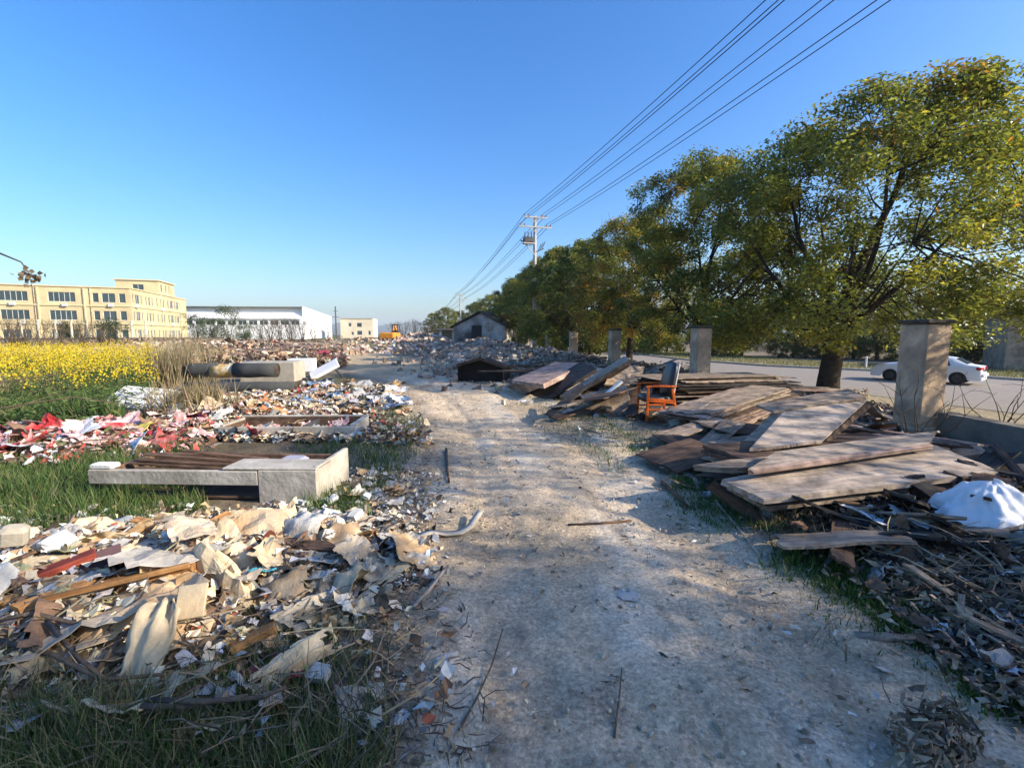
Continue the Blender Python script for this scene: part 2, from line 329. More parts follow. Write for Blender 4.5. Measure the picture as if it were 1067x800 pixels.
tc_ = mixc(tc_, (.66, .56, .43), sstep(.15, .6, vn(TX*2.2, TYY*.9, 26))*.8)
tc_ = mixc(tc_, (.33, .25, .165), (1-sstep(.0, .35, e+vn(TX*3, TYY*3, 27)*.15))*.8)
tc_ = mixc(tc_, (.22, .19, .15), sstep(.45, .8, vn(TX*6, TYY*2.2, 28))*.5)
st = vn(u[None]*34+.5*vn(TX*.8, TYY*.5, 91), TYY*.35, 92)*.6+vn(u[None]*80, TYY*.8, 93)*.4
tc_ = tc_*(1+.17*st*(.35+.65*np.minimum(1, rut+.3*np.exp(-((u-.49)/.2)**2)[None])))[..., None]
tc_ = mixc(tc_, (.36, .29, .21), np.minimum(1, rut)*.35*sstep(-.4, .3, vn(TX*.6, TYY*.4, 94)))
tc_ = mixc(tc_, (.48, .37, .23), sstep(16, 21, TYY)*.9)
np_ = np_mesh('dirt_track', np.stack([TX, TYY, TZ], -1), grid_faces(len(u), len(ty)), M['track'], tc_.reshape(-1, 3), True); tag(np_, kind='structure')
# asphalt road beyond the broken wall, with a kerb on its far side
RZ = -.6
near_e = [G(*q, RZ) for q in ((1800, 500), (1067, 432), (985, 422), (860, 406), (760, 393), (700, 383), (640, 372))]
far_e = [G(*q, RZ) for q in ((1800, 445), (1067, 397), (930, 388), (800, 382), (720, 376), (660, 369), (600, 363))]
b = MB()
for i in range(6): b.quad(near_e[i]+Vector((0, 0, .012)), near_e[i+1]+Vector((0, 0, .012)), far_e[i+1]+Vector((0, 0, .012)), far_e[i]+Vector((0, 0, .012)))
tag(b.build('asphalt_road', M['asphalt']), kind='structure')
b = MB()
for i in range(6):
    a0, a1 = far_e[i], far_e[i+1]; b.bar(a0+Vector((.1, .08, .05)), a1+Vector((.1, .08, .05)), .22, .14)
tag(b.build('kerb', M['kerb']), kind='structure')
b = MB(); pv = []
for i, (px, py, hh) in enumerate([(250, 345, 8), (300, 343, 10), (340, 337, 14), (352, 333, 20), (362, 334, 18), (380, 339, 12), (400, 337, 14), (418, 334, 18), (432, 333, 20), (446, 335, 17), (460, 338, 12), (490, 341, 8), (560, 340, 10), (700, 338, 10), (900, 338, 10)]):
    p = at(px, 2200.); pv.append((p.x, 2200., 1.6+2200/480*(348-py)))
hv, hf = [], []
prof = [(0, -2), (.35, .45), (.6, .8), (.8, .97), (1, 1), (1.5, .7), (2.2, -.05)]
fx = np.linspace(pv[0][0], pv[-1][0], 90); fz = np.interp(fx, [p[0] for p in pv], [p[2] for p in pv])+vn(fx*.02, fx*0, 31)*5
HV = np.array([[(x, 1900+600*a+40*float(vn(x*.006, a*3, 33)), max(z*b_*(1+.1*float(vn(x*.01, a*4, 32))), -2)) for x, z in zip(fx, fz)] for a, b_ in prof])
tag(np_mesh('hills', HV.reshape(-1, 3), grid_faces(90, len(prof)), M['hill'], None, True), kind='structure')
#@@TREES
# ------------------------------------------------------------------ trees
DG, MG, YG, OR, LG = (.09, .112, .028), (.15, .178, .038), (.31, .29, .048), (.38, .21, .05), (.22, .24, .055)
def tree_meshes(seed, Ht, Rd, zlow, nclump, per, leaf, wts, tipw=.3, lean=0., trunk_r=.2, flat=.8, boxy=.6, wob=.22):
    rnd = random.Random(seed); rg = np.random.default_rng(seed)
    mb = MB(); zf = Ht*rnd.uniform(.24, .27)
    tp = [Vector((0, 0, -.15)), Vector((.03, .02, zf*.35)), Vector((lean*.06, -.03, zf*.7)), Vector((lean*.1, .02, zf))]
    mb.tube(tp, [trunk_r*1.35, trunk_r*1.02, trunk_r*.95, trunk_r*.98], 10)
    top = tp[-1]; limbs = []
    def env(z):
        t = min(max((z-zlow)/(Ht-zlow), 0), 1); return Rd*(max(0., math.sin(math.pi*min(1, (.12+.86*t))**.8))**boxy)*(1.0 if t < .6 else 1.08)
    nl = rnd.randint(6, 8)
    for i in range(nl):
        a = 2*math.pi*(i+rnd.uniform(-.3, .3))/nl; inc = (.12 if i == 0 else rnd.uniform(.35, 1.05))
        ln = Ht*(.72 if inc < .5 else .5)*rnd.uniform(.85, 1.05); p = top-Vector((0, 0, rnd.uniform(0, zf*.3))); d = Vector((math.cos(a)*math.sin(inc), math.sin(a)*math.sin(inc), math.cos(inc)))
        pts = [p.copy()]
        for k in range(6):
            d = (d+Vector((rnd.uniform(-.16, .16), rnd.uniform(-.16, .16), .10))).normalized(); p = p+d*ln/6; pts.append(p.copy())
        r0 = trunk_r*(.62 if i == 0 else rnd.uniform(.36, .5)); mb.tube(pts, [r0*(1-.14*k) for k in range(7)], 7); limbs += [(q, r0*(1-.14*k)) for k, q in enumerate(pts) if k]
        for j in range(5):
            k = rnd.randint(1, 5); q = pts[k].copy(); dd = (d+Vector((rnd.uniform(-1, 1), rnd.uniform(-1, 1), rnd.uniform(-.25, .6)))).normalized(); sp = [q.copy()]
            for s in range(4):
                dd = (dd+Vector((rnd.uniform(-.25, .25), rnd.uniform(-.25, .25), rnd.uniform(-.05, .15)))).normalized(); q = q+dd*ln*.11; sp.append(q.copy())
            r1 = r0*(1-.14*k)*.5; mb.tube(sp, [r1*(1-.2*s) for s in range(5)], 5); limbs += [(q_, r1*.5) for q_ in sp[1:]]
    cl = []; tries = 0
    while len(cl) < nclump and tries < 20000:
        tries += 1
        z = zlow+(Ht-zlow)*rnd.random()**.9; a = rnd.uniform(0, 2*math.pi); rr = env(z)*(1+wob*float(vn(a*1.6+seed, z*.7, seed)))
        q = rr*math.sqrt(rnd.random())
        if q < rr*.6 and rnd.random() < .72: continue
        c = Vector((q*math.cos(a)+lean*min(1, z/(.4*Ht)), q*math.sin(a), z))
        if any((c-o).length < .42*Rd/4 for o in cl[-60:]): continue
        cl.append(c)
    for c in cl:
        s, r_ = min(limbs, key=lambda t: (t[0]-c).length_squared+(2 if t[0].z > c.z else 0))
        if (s-c).length < Rd*.9:
            mid = (s+c)/2+Vector((rnd.uniform(-.12, .12), rnd.uniform(-.12, .12), rnd.uniform(-.05, .15)))
            mb.tube([s, mid, c], [min(r_, .028), .014, .006], 4, False)
    n = len(cl)*per; ci = rg.integers(0, len(cl), n); cc = np.array([tuple(c) for c in cl])
    rad = rg.uniform(.34, .7, len(cl))*Rd/4
    o = rg.normal(size=(n, 3)); o /= np.linalg.norm(o, axis=1)[:, None]; o *= (rg.random(n)**.45)[:, None]; o[:, 2] *= flat
    pos = cc[ci]+o*rad[ci][:, None]
    pos[:, 2] -= .12*np.hypot(o[:, 0], o[:, 1])*rad[ci]
    rot = rots(rg.uniform(-1.1, .5, n), rg.uniform(-.9, .9, n), rg.uniform(0, 6.28, n))
    sc = np.stack([leaf*rg.uniform(.4, .62, n), leaf*rg.uniform(.8, 1.3, n), leaf*np.ones(n)], 1)
    v, f = mass(LFV, LFF, pos, rot, sc)
    pal = np.array([DG, MG, LG, YG, OR]); w0 = np.array(wts, float)
    tone = rg.choice(5, len(cl), p=w0/w0.sum()); own = rg.choice(5, n, p=w0/w0.sum()); col = np.where((rg.random(n) < .55)[:, None], pal[tone[ci]], pal[own])
    tip = (rg.random(n) < tipw*sstep(.55, 1., (pos[:, 2]-zlow)/(Ht-zlow))*sstep(.2, .9, o[:, 2])); col[tip] = np.array((.19, .12, .035))
    col = col*(1+.3*rg.uniform(-1, 1, (n, 1)))
    return mb.mesh('trunk', True), (v, f, np.repeat(col, 4, 0))
def make_tree(name, spec, label, cat='tree', group=None):
    tm, (v, f, c) = tree_meshes(*spec['a'], **spec.get('k', {}))
    root = empty(name); tag(root, label, cat, group); tm.materials.append(M['bark'])
    t = bpy.data.objects.new('trunk', tm); COL.objects.link(t); t.parent = root
    np_mesh('crown', v, f, M['leaf'], c, False, root); return root
def copy_tree(o, loc=None, rz=None, sc=None, label=None, group=None, parent=None):
    c = o.copy(); COL.objects.link(c); c.parent = parent
    if loc is not None: c.location = loc
    if rz is not None: c.rotation_euler = (0, 0, rz)
    if sc is not None: c.scale = (sc, sc, sc) if not hasattr(sc, '__len__') else sc
    if label: c['label'] = label
    if group: c['group'] = group
    for k in o.children: copy_tree(k, parent=c)
    return c
GT = 'evergreen trees in the row along the road'
tA = make_tree('evergreen_tree', {'a': (11, 8.8, 4.3, 1.9, 335, 270, .12, (3.2, 3.4, 2.6, 1.7, .2)), 'k': {'tipw': .5, 'trunk_r': .27, 'lean': 1.3, 'boxy': .42, 'wob': .34}}, 'tallest spreading evergreen with a thick dark forked trunk beside the big gate pillar', 'tree', GT)
tB = make_tree('evergreen_tree', {'a': (23, 8.3, 3.4, 1.3, 270, 220, .115, (4, 4, 2, 1.2, .5)), 'k': {'tipw': .35, 'trunk_r': .19, 'wob': .38, 'boxy': .5}}, 'narrower evergreen directly behind the second concrete pillar', 'tree', GT)
tC = make_tree('evergreen_tree', {'a': (37, 7.8, 3.6, 1.3, 260, 190, .125, (2.5, 3, 2, 1.5, 2.2)), 'k': {'tipw': .35, 'trunk_r': .17, 'wob': .36}}, 'lower tree with rusty orange leaves over the third concrete pillar', 'tree', GT)
tD = make_tree('evergreen_tree', {'a': (51, 7.9, 3.9, .6, 230, 130, .2, (6, 4, 1, .4, .1)), 'k': {'tipw': .1, 'trunk_r': .17}}, 'dark dense evergreen just past the rusty tree', 'tree', GT)
p = G(862, 411, -.2); tA.location = (p.x, p.y, h(p.x, p.y)); tA.rotation_euler.z = R(10); tA.scale = (1.05, 1.05, 1)
tB.location = (9.9, 17.2, -.15); tB.rotation_euler.z = R(40)
tC.location = (9.8, 24.4, -.15); tC.rotation_euler.z = R(130)
tD.location = (9.4, 30.5, -.15)
far = [(9.2, 36.5, 70, 1.04, 'D', 'dark evergreen second in line past the rusty tree'), (9.0, 42.5, 150, 1.02, 'B', 'evergreen close beside the concrete utility pole'),
       (8.9, 48.5, 230, 1.06, 'D', 'dark evergreen just beyond the concrete utility pole'), (8.8, 55, 310, 1.08, 'D', 'dark evergreen at the end of the row, next to the ruined gable house'), (9.3, 63, 20, 1.0, 'D', 'evergreen half hidden behind the last dark tree of the row')]
tE = make_tree('evergreen_tree', {'a': (77, 8.2, 3.9, 1.5, 130, 80, .14, (4, 3, 2, 2.2, .5)), 'k': {'tipw': .3, 'trunk_r': .18, 'wob': .4}}, 'evergreen of the roadside row standing nearest the viewer', 'tree', GT); tE.location = (12.6, 1.4, -.6)
src = {'A': tA, 'B': tB, 'C': tC, 'D': tD, 'E': tE}
for x, y, rz, s, k, lb in far: copy_tree(src[k], (x, y, 0), R(rz), s, lb)
# the same row goes on beside and behind the photographer: its shade lies on the track
for x, y, rz, s, k in [(10.2, -1.6, 40, .62, 'E'), (9.6, -5.0, 150, .62, 'E'), (11.0, -7.0, 90, .92, 'A'), (10.8, -14.5, 210, .95, 'B')]:
    copy_tree(src[k], (x, y, 0), R(rz), s, 'evergreen of the roadside row standing nearest the viewer')
for i, (px, Y_, s, k) in enumerate([(452, 135, .95, 'C'), (465, 128, 1.05, 'B'), (478, 150, 1.1, 'D'), (497, 112, 1.15, 'D'), (513, 95, 1.15, 'B')]):
    q = at(px, Y_); copy_tree(src[k], q, R(70*i), s, ['small round tree at the far end of the power line', 'tree under the second utility pole in the distance', 'distant tree behind the ruined house, before the gable', 'distant tree above the ridge of the ruined house', 'distant tree between the ruined house and the row'][i], 'distant trees behind the ruined house')
lab = 'dark tree in the belt beyond the asphalt road'
for i in range(17):
    t = i/16; x = 18+t*28+random.uniform(-1, 1); y = 58-t*33+random.uniform(-2, 2)
    copy_tree(src['DBD'[i % 3]], (x, y, -.9), random.uniform(0, 6.28), random.uniform(.62, .8), lab, 'trees in the belt beyond the asphalt road')
# bushes and bare shrubs on the left
def bush(name, seed, Ht, Rd, n, cols, wts, label, cat='bush', group=None, leaf=.16):
    rg = np.random.default_rng(seed); root = empty(name); tag(root, label, cat, group); mb = MB()
    for i in range(9):
        a = rg.uniform(0, 6.28); rr = Rd*rg.uniform(.2, .75); mb.tube([(0, 0, 0), (rr*.4*math.cos(a), rr*.4*math.sin(a), Ht*.45), (rr*math.cos(a), rr*math.sin(a), Ht*rg.uniform(.7, .95))], [.05, .03, .01], 4, False)
    mb.build('stem', M['twig'], root)
    cl = np.stack([rg.normal(0, Rd*.42, 40), rg.normal(0, Rd*.42, 40), Ht*(.12+.85*rg.random(40)**.8)], 1); ci = rg.integers(0, 40, n)
    pos = cl[ci]+rg.normal(0, Rd*.13, (n, 3)); pos[:, 2] = np.maximum(pos[:, 2], .05)
    v, f = mass(LFV, LFF, pos, rots(rg.uniform(-1, 1, n), rg.uniform(-1, 1, n), rg.uniform(0, 6.3, n)), np.stack([leaf*.5*np.ones(n), leaf*rg.uniform(.8, 1.4, n), leaf*np.ones(n)], 1))
    np_mesh('foliage', v, f, M['leaf'], np.repeat(pick(cols, wts, n, .3), 4, 0), False, root); return root
def bare_shrub(name, seed, Ht, label, group, n=16):
    rg = random.Random(seed); mb = MB()
    for i in range(n):
        a = rg.uniform(0, 6.28); sp = rg.uniform(.1, .55); p = Vector((rg.uniform(-.3, .3), rg.uniform(-.3, .3), -.05)); d = Vector((math.cos(a)*sp, math.sin(a)*sp, 1)).normalized(); pts = [p]
        for k in range(5):
            d = (d+Vector((rg.uniform(-.25, .25), rg.uniform(-.25, .25), .05))).normalized(); pts.append(pts[-1]+d*Ht/5*rg.uniform(.7, 1.05))
        mb.tube(pts, [.035*(1-.18*k)*Ht/4 for k in range(6)], 4, False)
        for q in range(7):
            k = rg.randint(1, 4); e = Vector((rg.uniform(-1, 1), rg.uniform(-1, 1), rg.uniform(.1, 1))).normalized()*Ht*rg.uniform(.12, .25)
            mb.tube([pts[k], pts[k]+e*.5+Vector((0, 0, .03*Ht)), pts[k]+e], [.014*Ht/4, .01*Ht/4, .006*Ht/4], 3, False)
    o = mb.build(name, M['twig']); tag(o, label, 'shrub', group); return o
GRN, WGRN = [(.06, .085, .03), (.10, .13, .05), (.04, .06, .02)], (3, 2, 2)
for i, (px, Y_, Ht, Rd, lb) in enumerate([(238, 66, 5.2, 1.9, 'taller feathery green bush in front of the white factory'), (222, 64, 3.4, 1.6, 'low dark green bush beside the yellow building'), (205, 70, 4.4, 1.8, 'olive bush at the corner of the yellow building'), (255, 70, 3.0, 1.7, 'low green bush at the foot of the feathery one'),
                                          (113, 52, 3.1, 1.5, 'round green bush before the yellow facade'), (70, 56, 2.8, 1.2, 'small bush growing before the yellow facade')]):
    b_ = bush('green_bush', 60+i, Ht, Rd, 2600, GRN, WGRN, lb, 'bush', 'bushes before the far buildings'); b_.location = at(px, Y_)
sA = bare_shrub('bare_shrub', 71, 4.6, 'tall bare shrub in front of the white factory', 'bare shrubs before the far buildings'); sA.location = at(292, 62)
for i, (px, Y_, s) in enumerate([(272, 60, .8), (281, 66, 1.0), (303, 58, 1.0), (315, 64, .9), (328, 68, .75), (342, 70, .7), (420, 90, 1.1), (432, 100, 1.3), (445, 95, .9), (411, 110, 1.2)]):
    o = sA.copy(); COL.objects.link(o); o.location = at(px, Y_); o.rotation_euler.z = i*1.3; o.scale = (s,)*3
    o['label'] = 'bare leafless shrub before the white factory' if px < 350 else 'thin bare sapling beyond the clearing, under the hills'; o['group'] = 'bare shrubs before the far buildings' if px < 350 else 'bare saplings beyond the clearing'
for i, (px, Y_, s) in enumerate([(12, 44, .85), (40, 46, .8), (62, 42, .75), (85, 47, .8), (100, 44, .7), (25, 49, .8)]):
    o = sA.copy(); COL.objects.link(o); o.location = at(px, Y_); o.rotation_euler.z = i*2.1; o.scale = (s,)*3; o['label'] = 'leafless shrub before the yellow facade'; o['group'] = 'bare shrubs before the yellow building'
# ------------------------------------------------------------------ facades
def facade(wall, O, u, L, Ht, ops, n, depth=.22):
    """wall quads around openings (x0, x1, z0, z1), with their reveals; O: foot of the wall, u: along, n: outward"""
    O, u, n = Vector(O), Vector(u).normalized(), Vector(n).normalized(); zz = Vector((0, 0, 1))
    P = lambda x, z, d=0: O+u*x+zz*z-n*d
    gx = sorted({0, L}|{a for o in ops for a in o[:2]}); gz = sorted({0, Ht}|{a for o in ops for a in o[2:4]})
    for i in range(len(gx)-1):
        for j in range(len(gz)-1):
            mx, mz = (gx[i]+gx[i+1])/2, (gz[j]+gz[j+1])/2
            if any(o[0] < mx < o[1] and o[2] < mz < o[3] for o in ops): continue
            wall.quad(P(gx[i], gz[j]), P(gx[i+1], gz[j]), P(gx[i+1], gz[j+1]), P(gx[i], gz[j+1]))
    for x0, x1, z0, z1 in ops:
        for a, b_ in (((x0, z0), (x1, z0)), ((x1, z0), (x1, z1)), ((x1, z1), (x0, z1)), ((x0, z1), (x0, z0))):
            wall.quad(P(*a), P(*b_), P(*b_, depth), P(*a, depth))
    return P
def window(parent, P, o, cols, depth=.2, bar=.07, transom=True):
    x0, x1, z0, z1 = o
    fr = MB(); d = depth-.03
    def strip(a0, a1, b0, b1): 
        q = [P(a0, b0, d-.04), P(a1, b0, d-.04), P(a1, b1, d-.04), P(a0, b1, d-.04)]; q2 = [P(a0, b0, d), P(a1, b0, d), P(a1, b1, d), P(a0, b1, d)]
        fr.add(q+q2, [(0, 1, 2, 3), (0, 4, 5, 1), (1, 5, 6, 2), (2, 6, 7, 3), (3, 7, 4, 0)])
    strip(x0, x1, z0, z0+bar); strip(x0, x1, z1-bar, z1)
    for k in range(cols+1):
        xc = x0+bar/2+(x1-x0-bar)*k/cols; strip(xc-bar/2, xc+bar/2, z0+bar, z1-bar)
    f = fr.build('window', M['alu'], parent)
    MB().quad(P(x0, z0, d-.01), P(x1, z0, d-.01), P(x1, z1, d-.01), P(x0, z1, d-.01)).build('pane', M['glass'], f)
    return f
# three-storey yellow building
def camxy(px, s): return at(px, 480/s)
yb = empty('yellow_building'); tag(yb, 'yellow three storey building with strip windows and a small rooftop storey', 'building')
P1 = at(139.5, 107.); A_ = at(-45, 99.8); d1 = (A_-P1).normalized(); B_ = at(196, 140.7); d2 = (B_-P1).normalized()
n1 = Vector((-d1.y, d1.x, 0)); n1 = n1 if n1.dot(-P1) > 0 else -n1
n2 = Vector((-d2.y, d2.x, 0)); n2 = n2 if n2.dot(-P1) > 0 else -n2
L1, L2, HB = 38., (B_-P1).length, 11.0
wm = MB(); ops = []; wc = []
for z0 in (.6, 4.4, 8.0):
    for x0, x1, c_ in ((.9, 2.0, 1), (2.6, 4.8, 2), (5.3, 6.3, 1), (9.0, 13.2, 5), (16.2, 20.4, 5), (24, 28.2, 5), (31, 35, 5)):
        ops.append((x0, x1, z0, z0+1.9)); wc.append(c_)
P = facade(wm, P1, d1, L1, HB, ops, n1)
for o, c_ in zip(ops, wc): window(yb, P, o, c_)
ops2 = []; wc2 = []
for z0 in (.6, 4.4, 8.0):
    x = .8
    for wdt, gap, c_ in [(.9, .5, 1), (2.2, .5, 2), (.9, 1.6, 1), (1.0, .6, 1), (1.2, .6, 1), (1.0, 1.8, 1), (1.0, 1.4, 1), (1.1, .5, 1), (1.1, 1.8, 1), (1.2, .6, 1), (2.2, .6, 2), (1.0, .5, 1), (2, .5, 2), (1, 1, 1)]:
        if x+wdt > L2-.4: break
        ops2.append((x, x+wdt, z0, z0+1.9)); wc2.append(c_); x += wdt+gap
P2_ = facade(wm, P1, d2, L2, HB, ops2, n2)
for o, c_ in zip(ops2, wc2): window(yb, P2_, o, c_)
E1, E2 = P1+d1*L1, P1+d2*L2; F_ = E1+d2*L2; up = Vector((0, 0, HB))
wm.quad(E1, F_, F_+up, E1+up); wm.quad(E2, F_, F_+up, E2+up)
wm.build('wall', M['yellow'], yb)
rf = MB(); k = Vector((0, 0, HB-.02)); rf.quad(P1+k, E1+k, F_+k, E2+k)
rfo = rf.build('roof', M['concrete'], yb)
tr = MB()
for z in (3.7, 7.35): tr.bar(P1+n1*.1+Vector((0, 0, z)), E1+n1*.1+Vector((0, 0, z)), .2, .28); tr.bar(P1+n2*.1+Vector((0, 0, z)), E2+n2*.1+Vector((0, 0, z)), .2, .28)
tr.bar(P1+n1*.05+Vector((0, 0, HB+.08)), E1+n1*.05+Vector((0, 0, HB+.08)), .35, .22); tr.bar(P1+n2*.05+Vector((0, 0, HB+.08)), E2+n2*.05+Vector((0, 0, HB+.08)), .35, .22)
for x in (7.6, 14.7, 22.2, 29.6): tr.bar(P1+d1*x+n1*.12+Vector((0, 0, .02)), P1+d1*x+n1*.12+Vector((0, 0, HB-.2)), .3, .22)
tr.build('trim', M['yellowtrim'], yb)
for x in (6.6, 15.2, 23.0, 30.2):
    b = MB(); b.tube([P1+d1*x+n1*.14+Vector((0, 0, .1)), P1+d1*x+n1*.14+Vector((0, 0, HB-.1))], .07, 6); b.build('drainpipe', M['stucco'], yb)
for x, z in ((3.3, 7.1), (10.6, 7.05), (18.4, 7.1), (3.4, 3.6), (17.2, 3.5), (25.1, 7.1), (11.8, 3.5)):
    b = MB(); c_ = P1+d1*x+n1*.35+Vector((0, 0, z+.35)); b.bar(c_-d1*.42, c_+d1*.42, .34, .58); ac = b.build('air_conditioner', M['alu'], yb)
    b = MB(); c2 = c_+n1*.175
    for k_ in range(14): b.bar(c2+(d1*math.cos(k_*.449)+Vector((0, 0, math.sin(k_*.449))))*.2, c2+(d1*math.cos((k_+1)*.449)+Vector((0, 0, math.sin((k_+1)*.449))))*.2, .03)
    b.build('fan_ring', M['steel'], ac)
for x, z in ((2.0, 7.1), (9.0, 3.6), (16.5, 7.1), (22.5, 3.6)):
    if x < L2-1: b = MB(); c_ = P1+d2*x+n2*.35+Vector((0, 0, z+.35)); b.bar(c_-d2*.42, c_+d2*.42, .34, .58); b.build('air_conditioner', M['alu'], yb)
# rooftop storey
O3 = P1+d2*15.7-n2*.02; pw = MB(); h3 = Vector((0, 0, HB)); w3, l3 = 8.4, 10.4
Pp = facade(pw, O3+h3, d2, l3, 3.2, [(1.2, 2.5, .7, 2.5), (4.2, 5.3, .7, 2.5), (6.4, 7.4, .7, 2.5)], n2)
for o in [(1.2, 2.5, .7, 2.5), (4.2, 5.3, .7, 2.5), (6.4, 7.4, .7, 2.5)]: window(yb, Pp, o, 1)
Pq = facade(pw, O3+h3, -n2, w3, 3.2, [(3, 5.2, .7, 2.3)], n1); window(yb, Pq, (3, 5.2, .7, 2.3), 2)
q0, q1, q2, q3 = O3+h3, O3+h3+d2*l3, O3+h3+d2*l3-n2*w3, O3+h3-n2*w3; z3 = Vector((0, 0, 3.2))
pw.quad(q1, q2, q2+z3, q1+z3); pw.quad(q2, q3, q3+z3, q2+z3)
po = pw.build('rooftop_storey', M['yellow'], yb)
rs = MB(); cc = (q0+q2)/2+z3; rs.bar(cc-d2*(l3/2+.35)+Vector((0, 0, .12)), cc+d2*(l3/2+.35)+Vector((0, 0, .12)), w3+.7, .24); rs.build('roof_slab', M['yellowtrim'], po)
# boundary wall before it
b = MB(); a0, a1 = at(-60, 47), at(232, 58); b.bar(a0+Vector((0, 0, .55)), a1+Vector((0, 0, .55)), .25, 1.1); nn = (a1-a0).length; dd = (a1-a0).normalized()
bw = b.build('boundary_wall', M['oldwall']); tag(bw, 'long low grey boundary wall between the flower field and the yellow building', 'wall')
cp = MB(); cp.bar(a0+Vector((0, 0, 1.16)), a1+Vector((0, 0, 1.16)), .36, .11); cp.build('coping', M['cap'], bw)
GF = 'fence posts before the yellow building'
for i in range(9):
    q = a0+dd*(4+nn*i/18)+Vector((.1, 1.2, 0)); b = MB(); b.box((0, 0, 1.45), (.16, .16, 2.9), None, .03); b.box((0, 0, 2.95), (.22, .22, .12)); o = b.build('fence_post', M['cream'], loc=q); tag(o, 'slim pale post standing before the yellow facade', 'post', GF)
b = MB(); b.tube([a0+Vector((.3, 1.2, 5.0)), a1+Vector((.3, 1.2, 5.0))], .06, 6); 
# white factory
wf = empty('white_factory'); tag(wf, 'long low white factory with a strip of dark windows and a sloping roof edge', 'factory')
c0, cL, cR = at(316, 150), at(150, 152), at(346, 232); HF = 9.9
dl = (cL-c0).normalized(); dr = (cR-c0).normalized(); nl_ = Vector((dl.y, -dl.x, 0)); nl_ = nl_ if nl_.dot(-c0) > 0 else -nl_
nr_ = Vector((dr.y, -dr.x, 0)); nr_ = nr_ if nr_.dot(-c0) > 0 else -nr_
wm = MB(); LL, LR = (cL-c0).length, (cR-c0).length
ops = [(1+i*3.1, 3.5+i*3.1, 4.3, 5.7) for i in range(int(LL/3.1)-1)]; P = facade(wm, c0, dl, LL, 6.2, ops, nl_); ops2 = [(1+i*4, 4.4+i*4, 4.3, 5.7) for i in range(int(LR/4)-1)]; Pr = facade(wm, c0, dr, LR, HF, ops2, nr_)
e1, e2 = c0+dl*LL, c0+dr*LR; e3 = e1+dr*LR; uz = Vector((0, 0, HF)); wm.quad(e1, e3, e3+uz, e1+uz); wm.quad(e2, e3, e3+uz, e2+uz); wm.build('wall', M['whitemetal'], wf)
k1 = dr*.0+Vector((0, 0, 6.2)); k2 = dr*2.6+uz; sv_ = MB(); sv_.quad(c0+k1+nl_*.4, e1+k1+nl_*.4, e1+k2, c0+k2); sv_.build('sloping_eave', M['whitemetal'], wf)
for o in ops: window(wf, P, o, 2, bar=.12)
for o in ops2: window(wf, Pr, o, 2, bar=.12)
rb = MB(); rb.quad(c0+uz, e1+uz, e3+uz, e2+uz); rb.bar(c0+dr*2.6+uz, e1+dr*2.6+uz, .25, .3); rb.bar(c0+nr_*.12+uz, e2+nr_*.12+uz, .25, .3); rb.build('roof', M['alu'], wf)
# cream block and thin mast
cb = empty('cream_building'); tag(cb, 'small flat roofed cream building with few windows beyond the clearing', 'building')
c0, c1 = at(355, 190), at(389, 190); u = (c1-c0).normalized(); n_ = Vector((u.y, -u.x, 0)); wm = MB(); L = (c1-c0).length
ops = [(3, 4.2, 4.5, 6), (6.2, 8.2, 4.3, 6), (6.2, 8.2, 1.2, 2.9), (10.5, 11.5, 1.2, 2.9), (4, 5, 1.2, 2.5)]; P = facade(wm, c0, u, L, 7.7, ops, n_)
bk = -n_*11; up = Vector((0, 0, 7.7)); wm.quad(c0, c0+bk, c0+bk+up, c0+up); wm.quad(c1, c1+bk, c1+bk+up, c1+up); wm.quad(c0+bk, c1+bk, c1+bk+up, c0+bk+up); wm.build('wall', M['cream'], cb)
for o in ops: window(cb, P, o, 1, bar=.1)
rb = MB(); rb.quad(c0+up*.99, c1+up*.99, c1+bk+up*.99, c0+bk+up*.99); rb.bar(c0+up+n_*.1, c1+up+n_*.1, .3, .3); rb.build('roof', M['concrete'], cb)
b = MB(); q = at(350.5, 170); b.tube([q, q+Vector((0, 0, 11.2))], [.28, .2], 8); b.bar(q+Vector((-1.2, 0, 7.5)), q+Vector((1.2, 0, 7.5)), .18); b.bar(q+Vector((-.8, 0, 9.6)), q+Vector((.8, 0, 9.6)), .15)
tag(b.build('mast', M['steel']), 'thin dark mast between the white factory and the cream building', 'mast')
# the grey house wall at the far side of the road
gh = empty('grey_house'); tag(gh, 'plain grey house wall beyond the parked white car', 'house'); q0, q1 = G(1046, 385, -.6), G(1300, 393, -.6); u = (q1-q0).normalized(); n_ = Vector((u.y, -u.x, 0)); n_ = n_ if n_.dot(-q0) > 0 else -n_
wm = MB(); ops = [(4, 5.6, 1., 2.4)]; L = (q1-q0).length; P = facade(wm, q0, u, L, 3.4, ops, n_); bk = -n_*6; up = Vector((0, 0, 3.4)); wm.quad(q0, q0+bk, q0+bk+up, q0+up); wm.quad(q1, q1+bk, q1+bk+up, q1+up); wm.quad(q0+bk, q1+bk, q1+bk+up, q0+bk+up); wm.build('wall', M['stucco'], gh)
window(gh, P, ops[0], 2); cm = (q0+q1)/2+bk/2+up+Vector((0, 0, .12)); MB().bar(cm-u*(L/2+.3), cm+u*(L/2+.3), 6.6, .24).build('roof', M['cap'], gh)
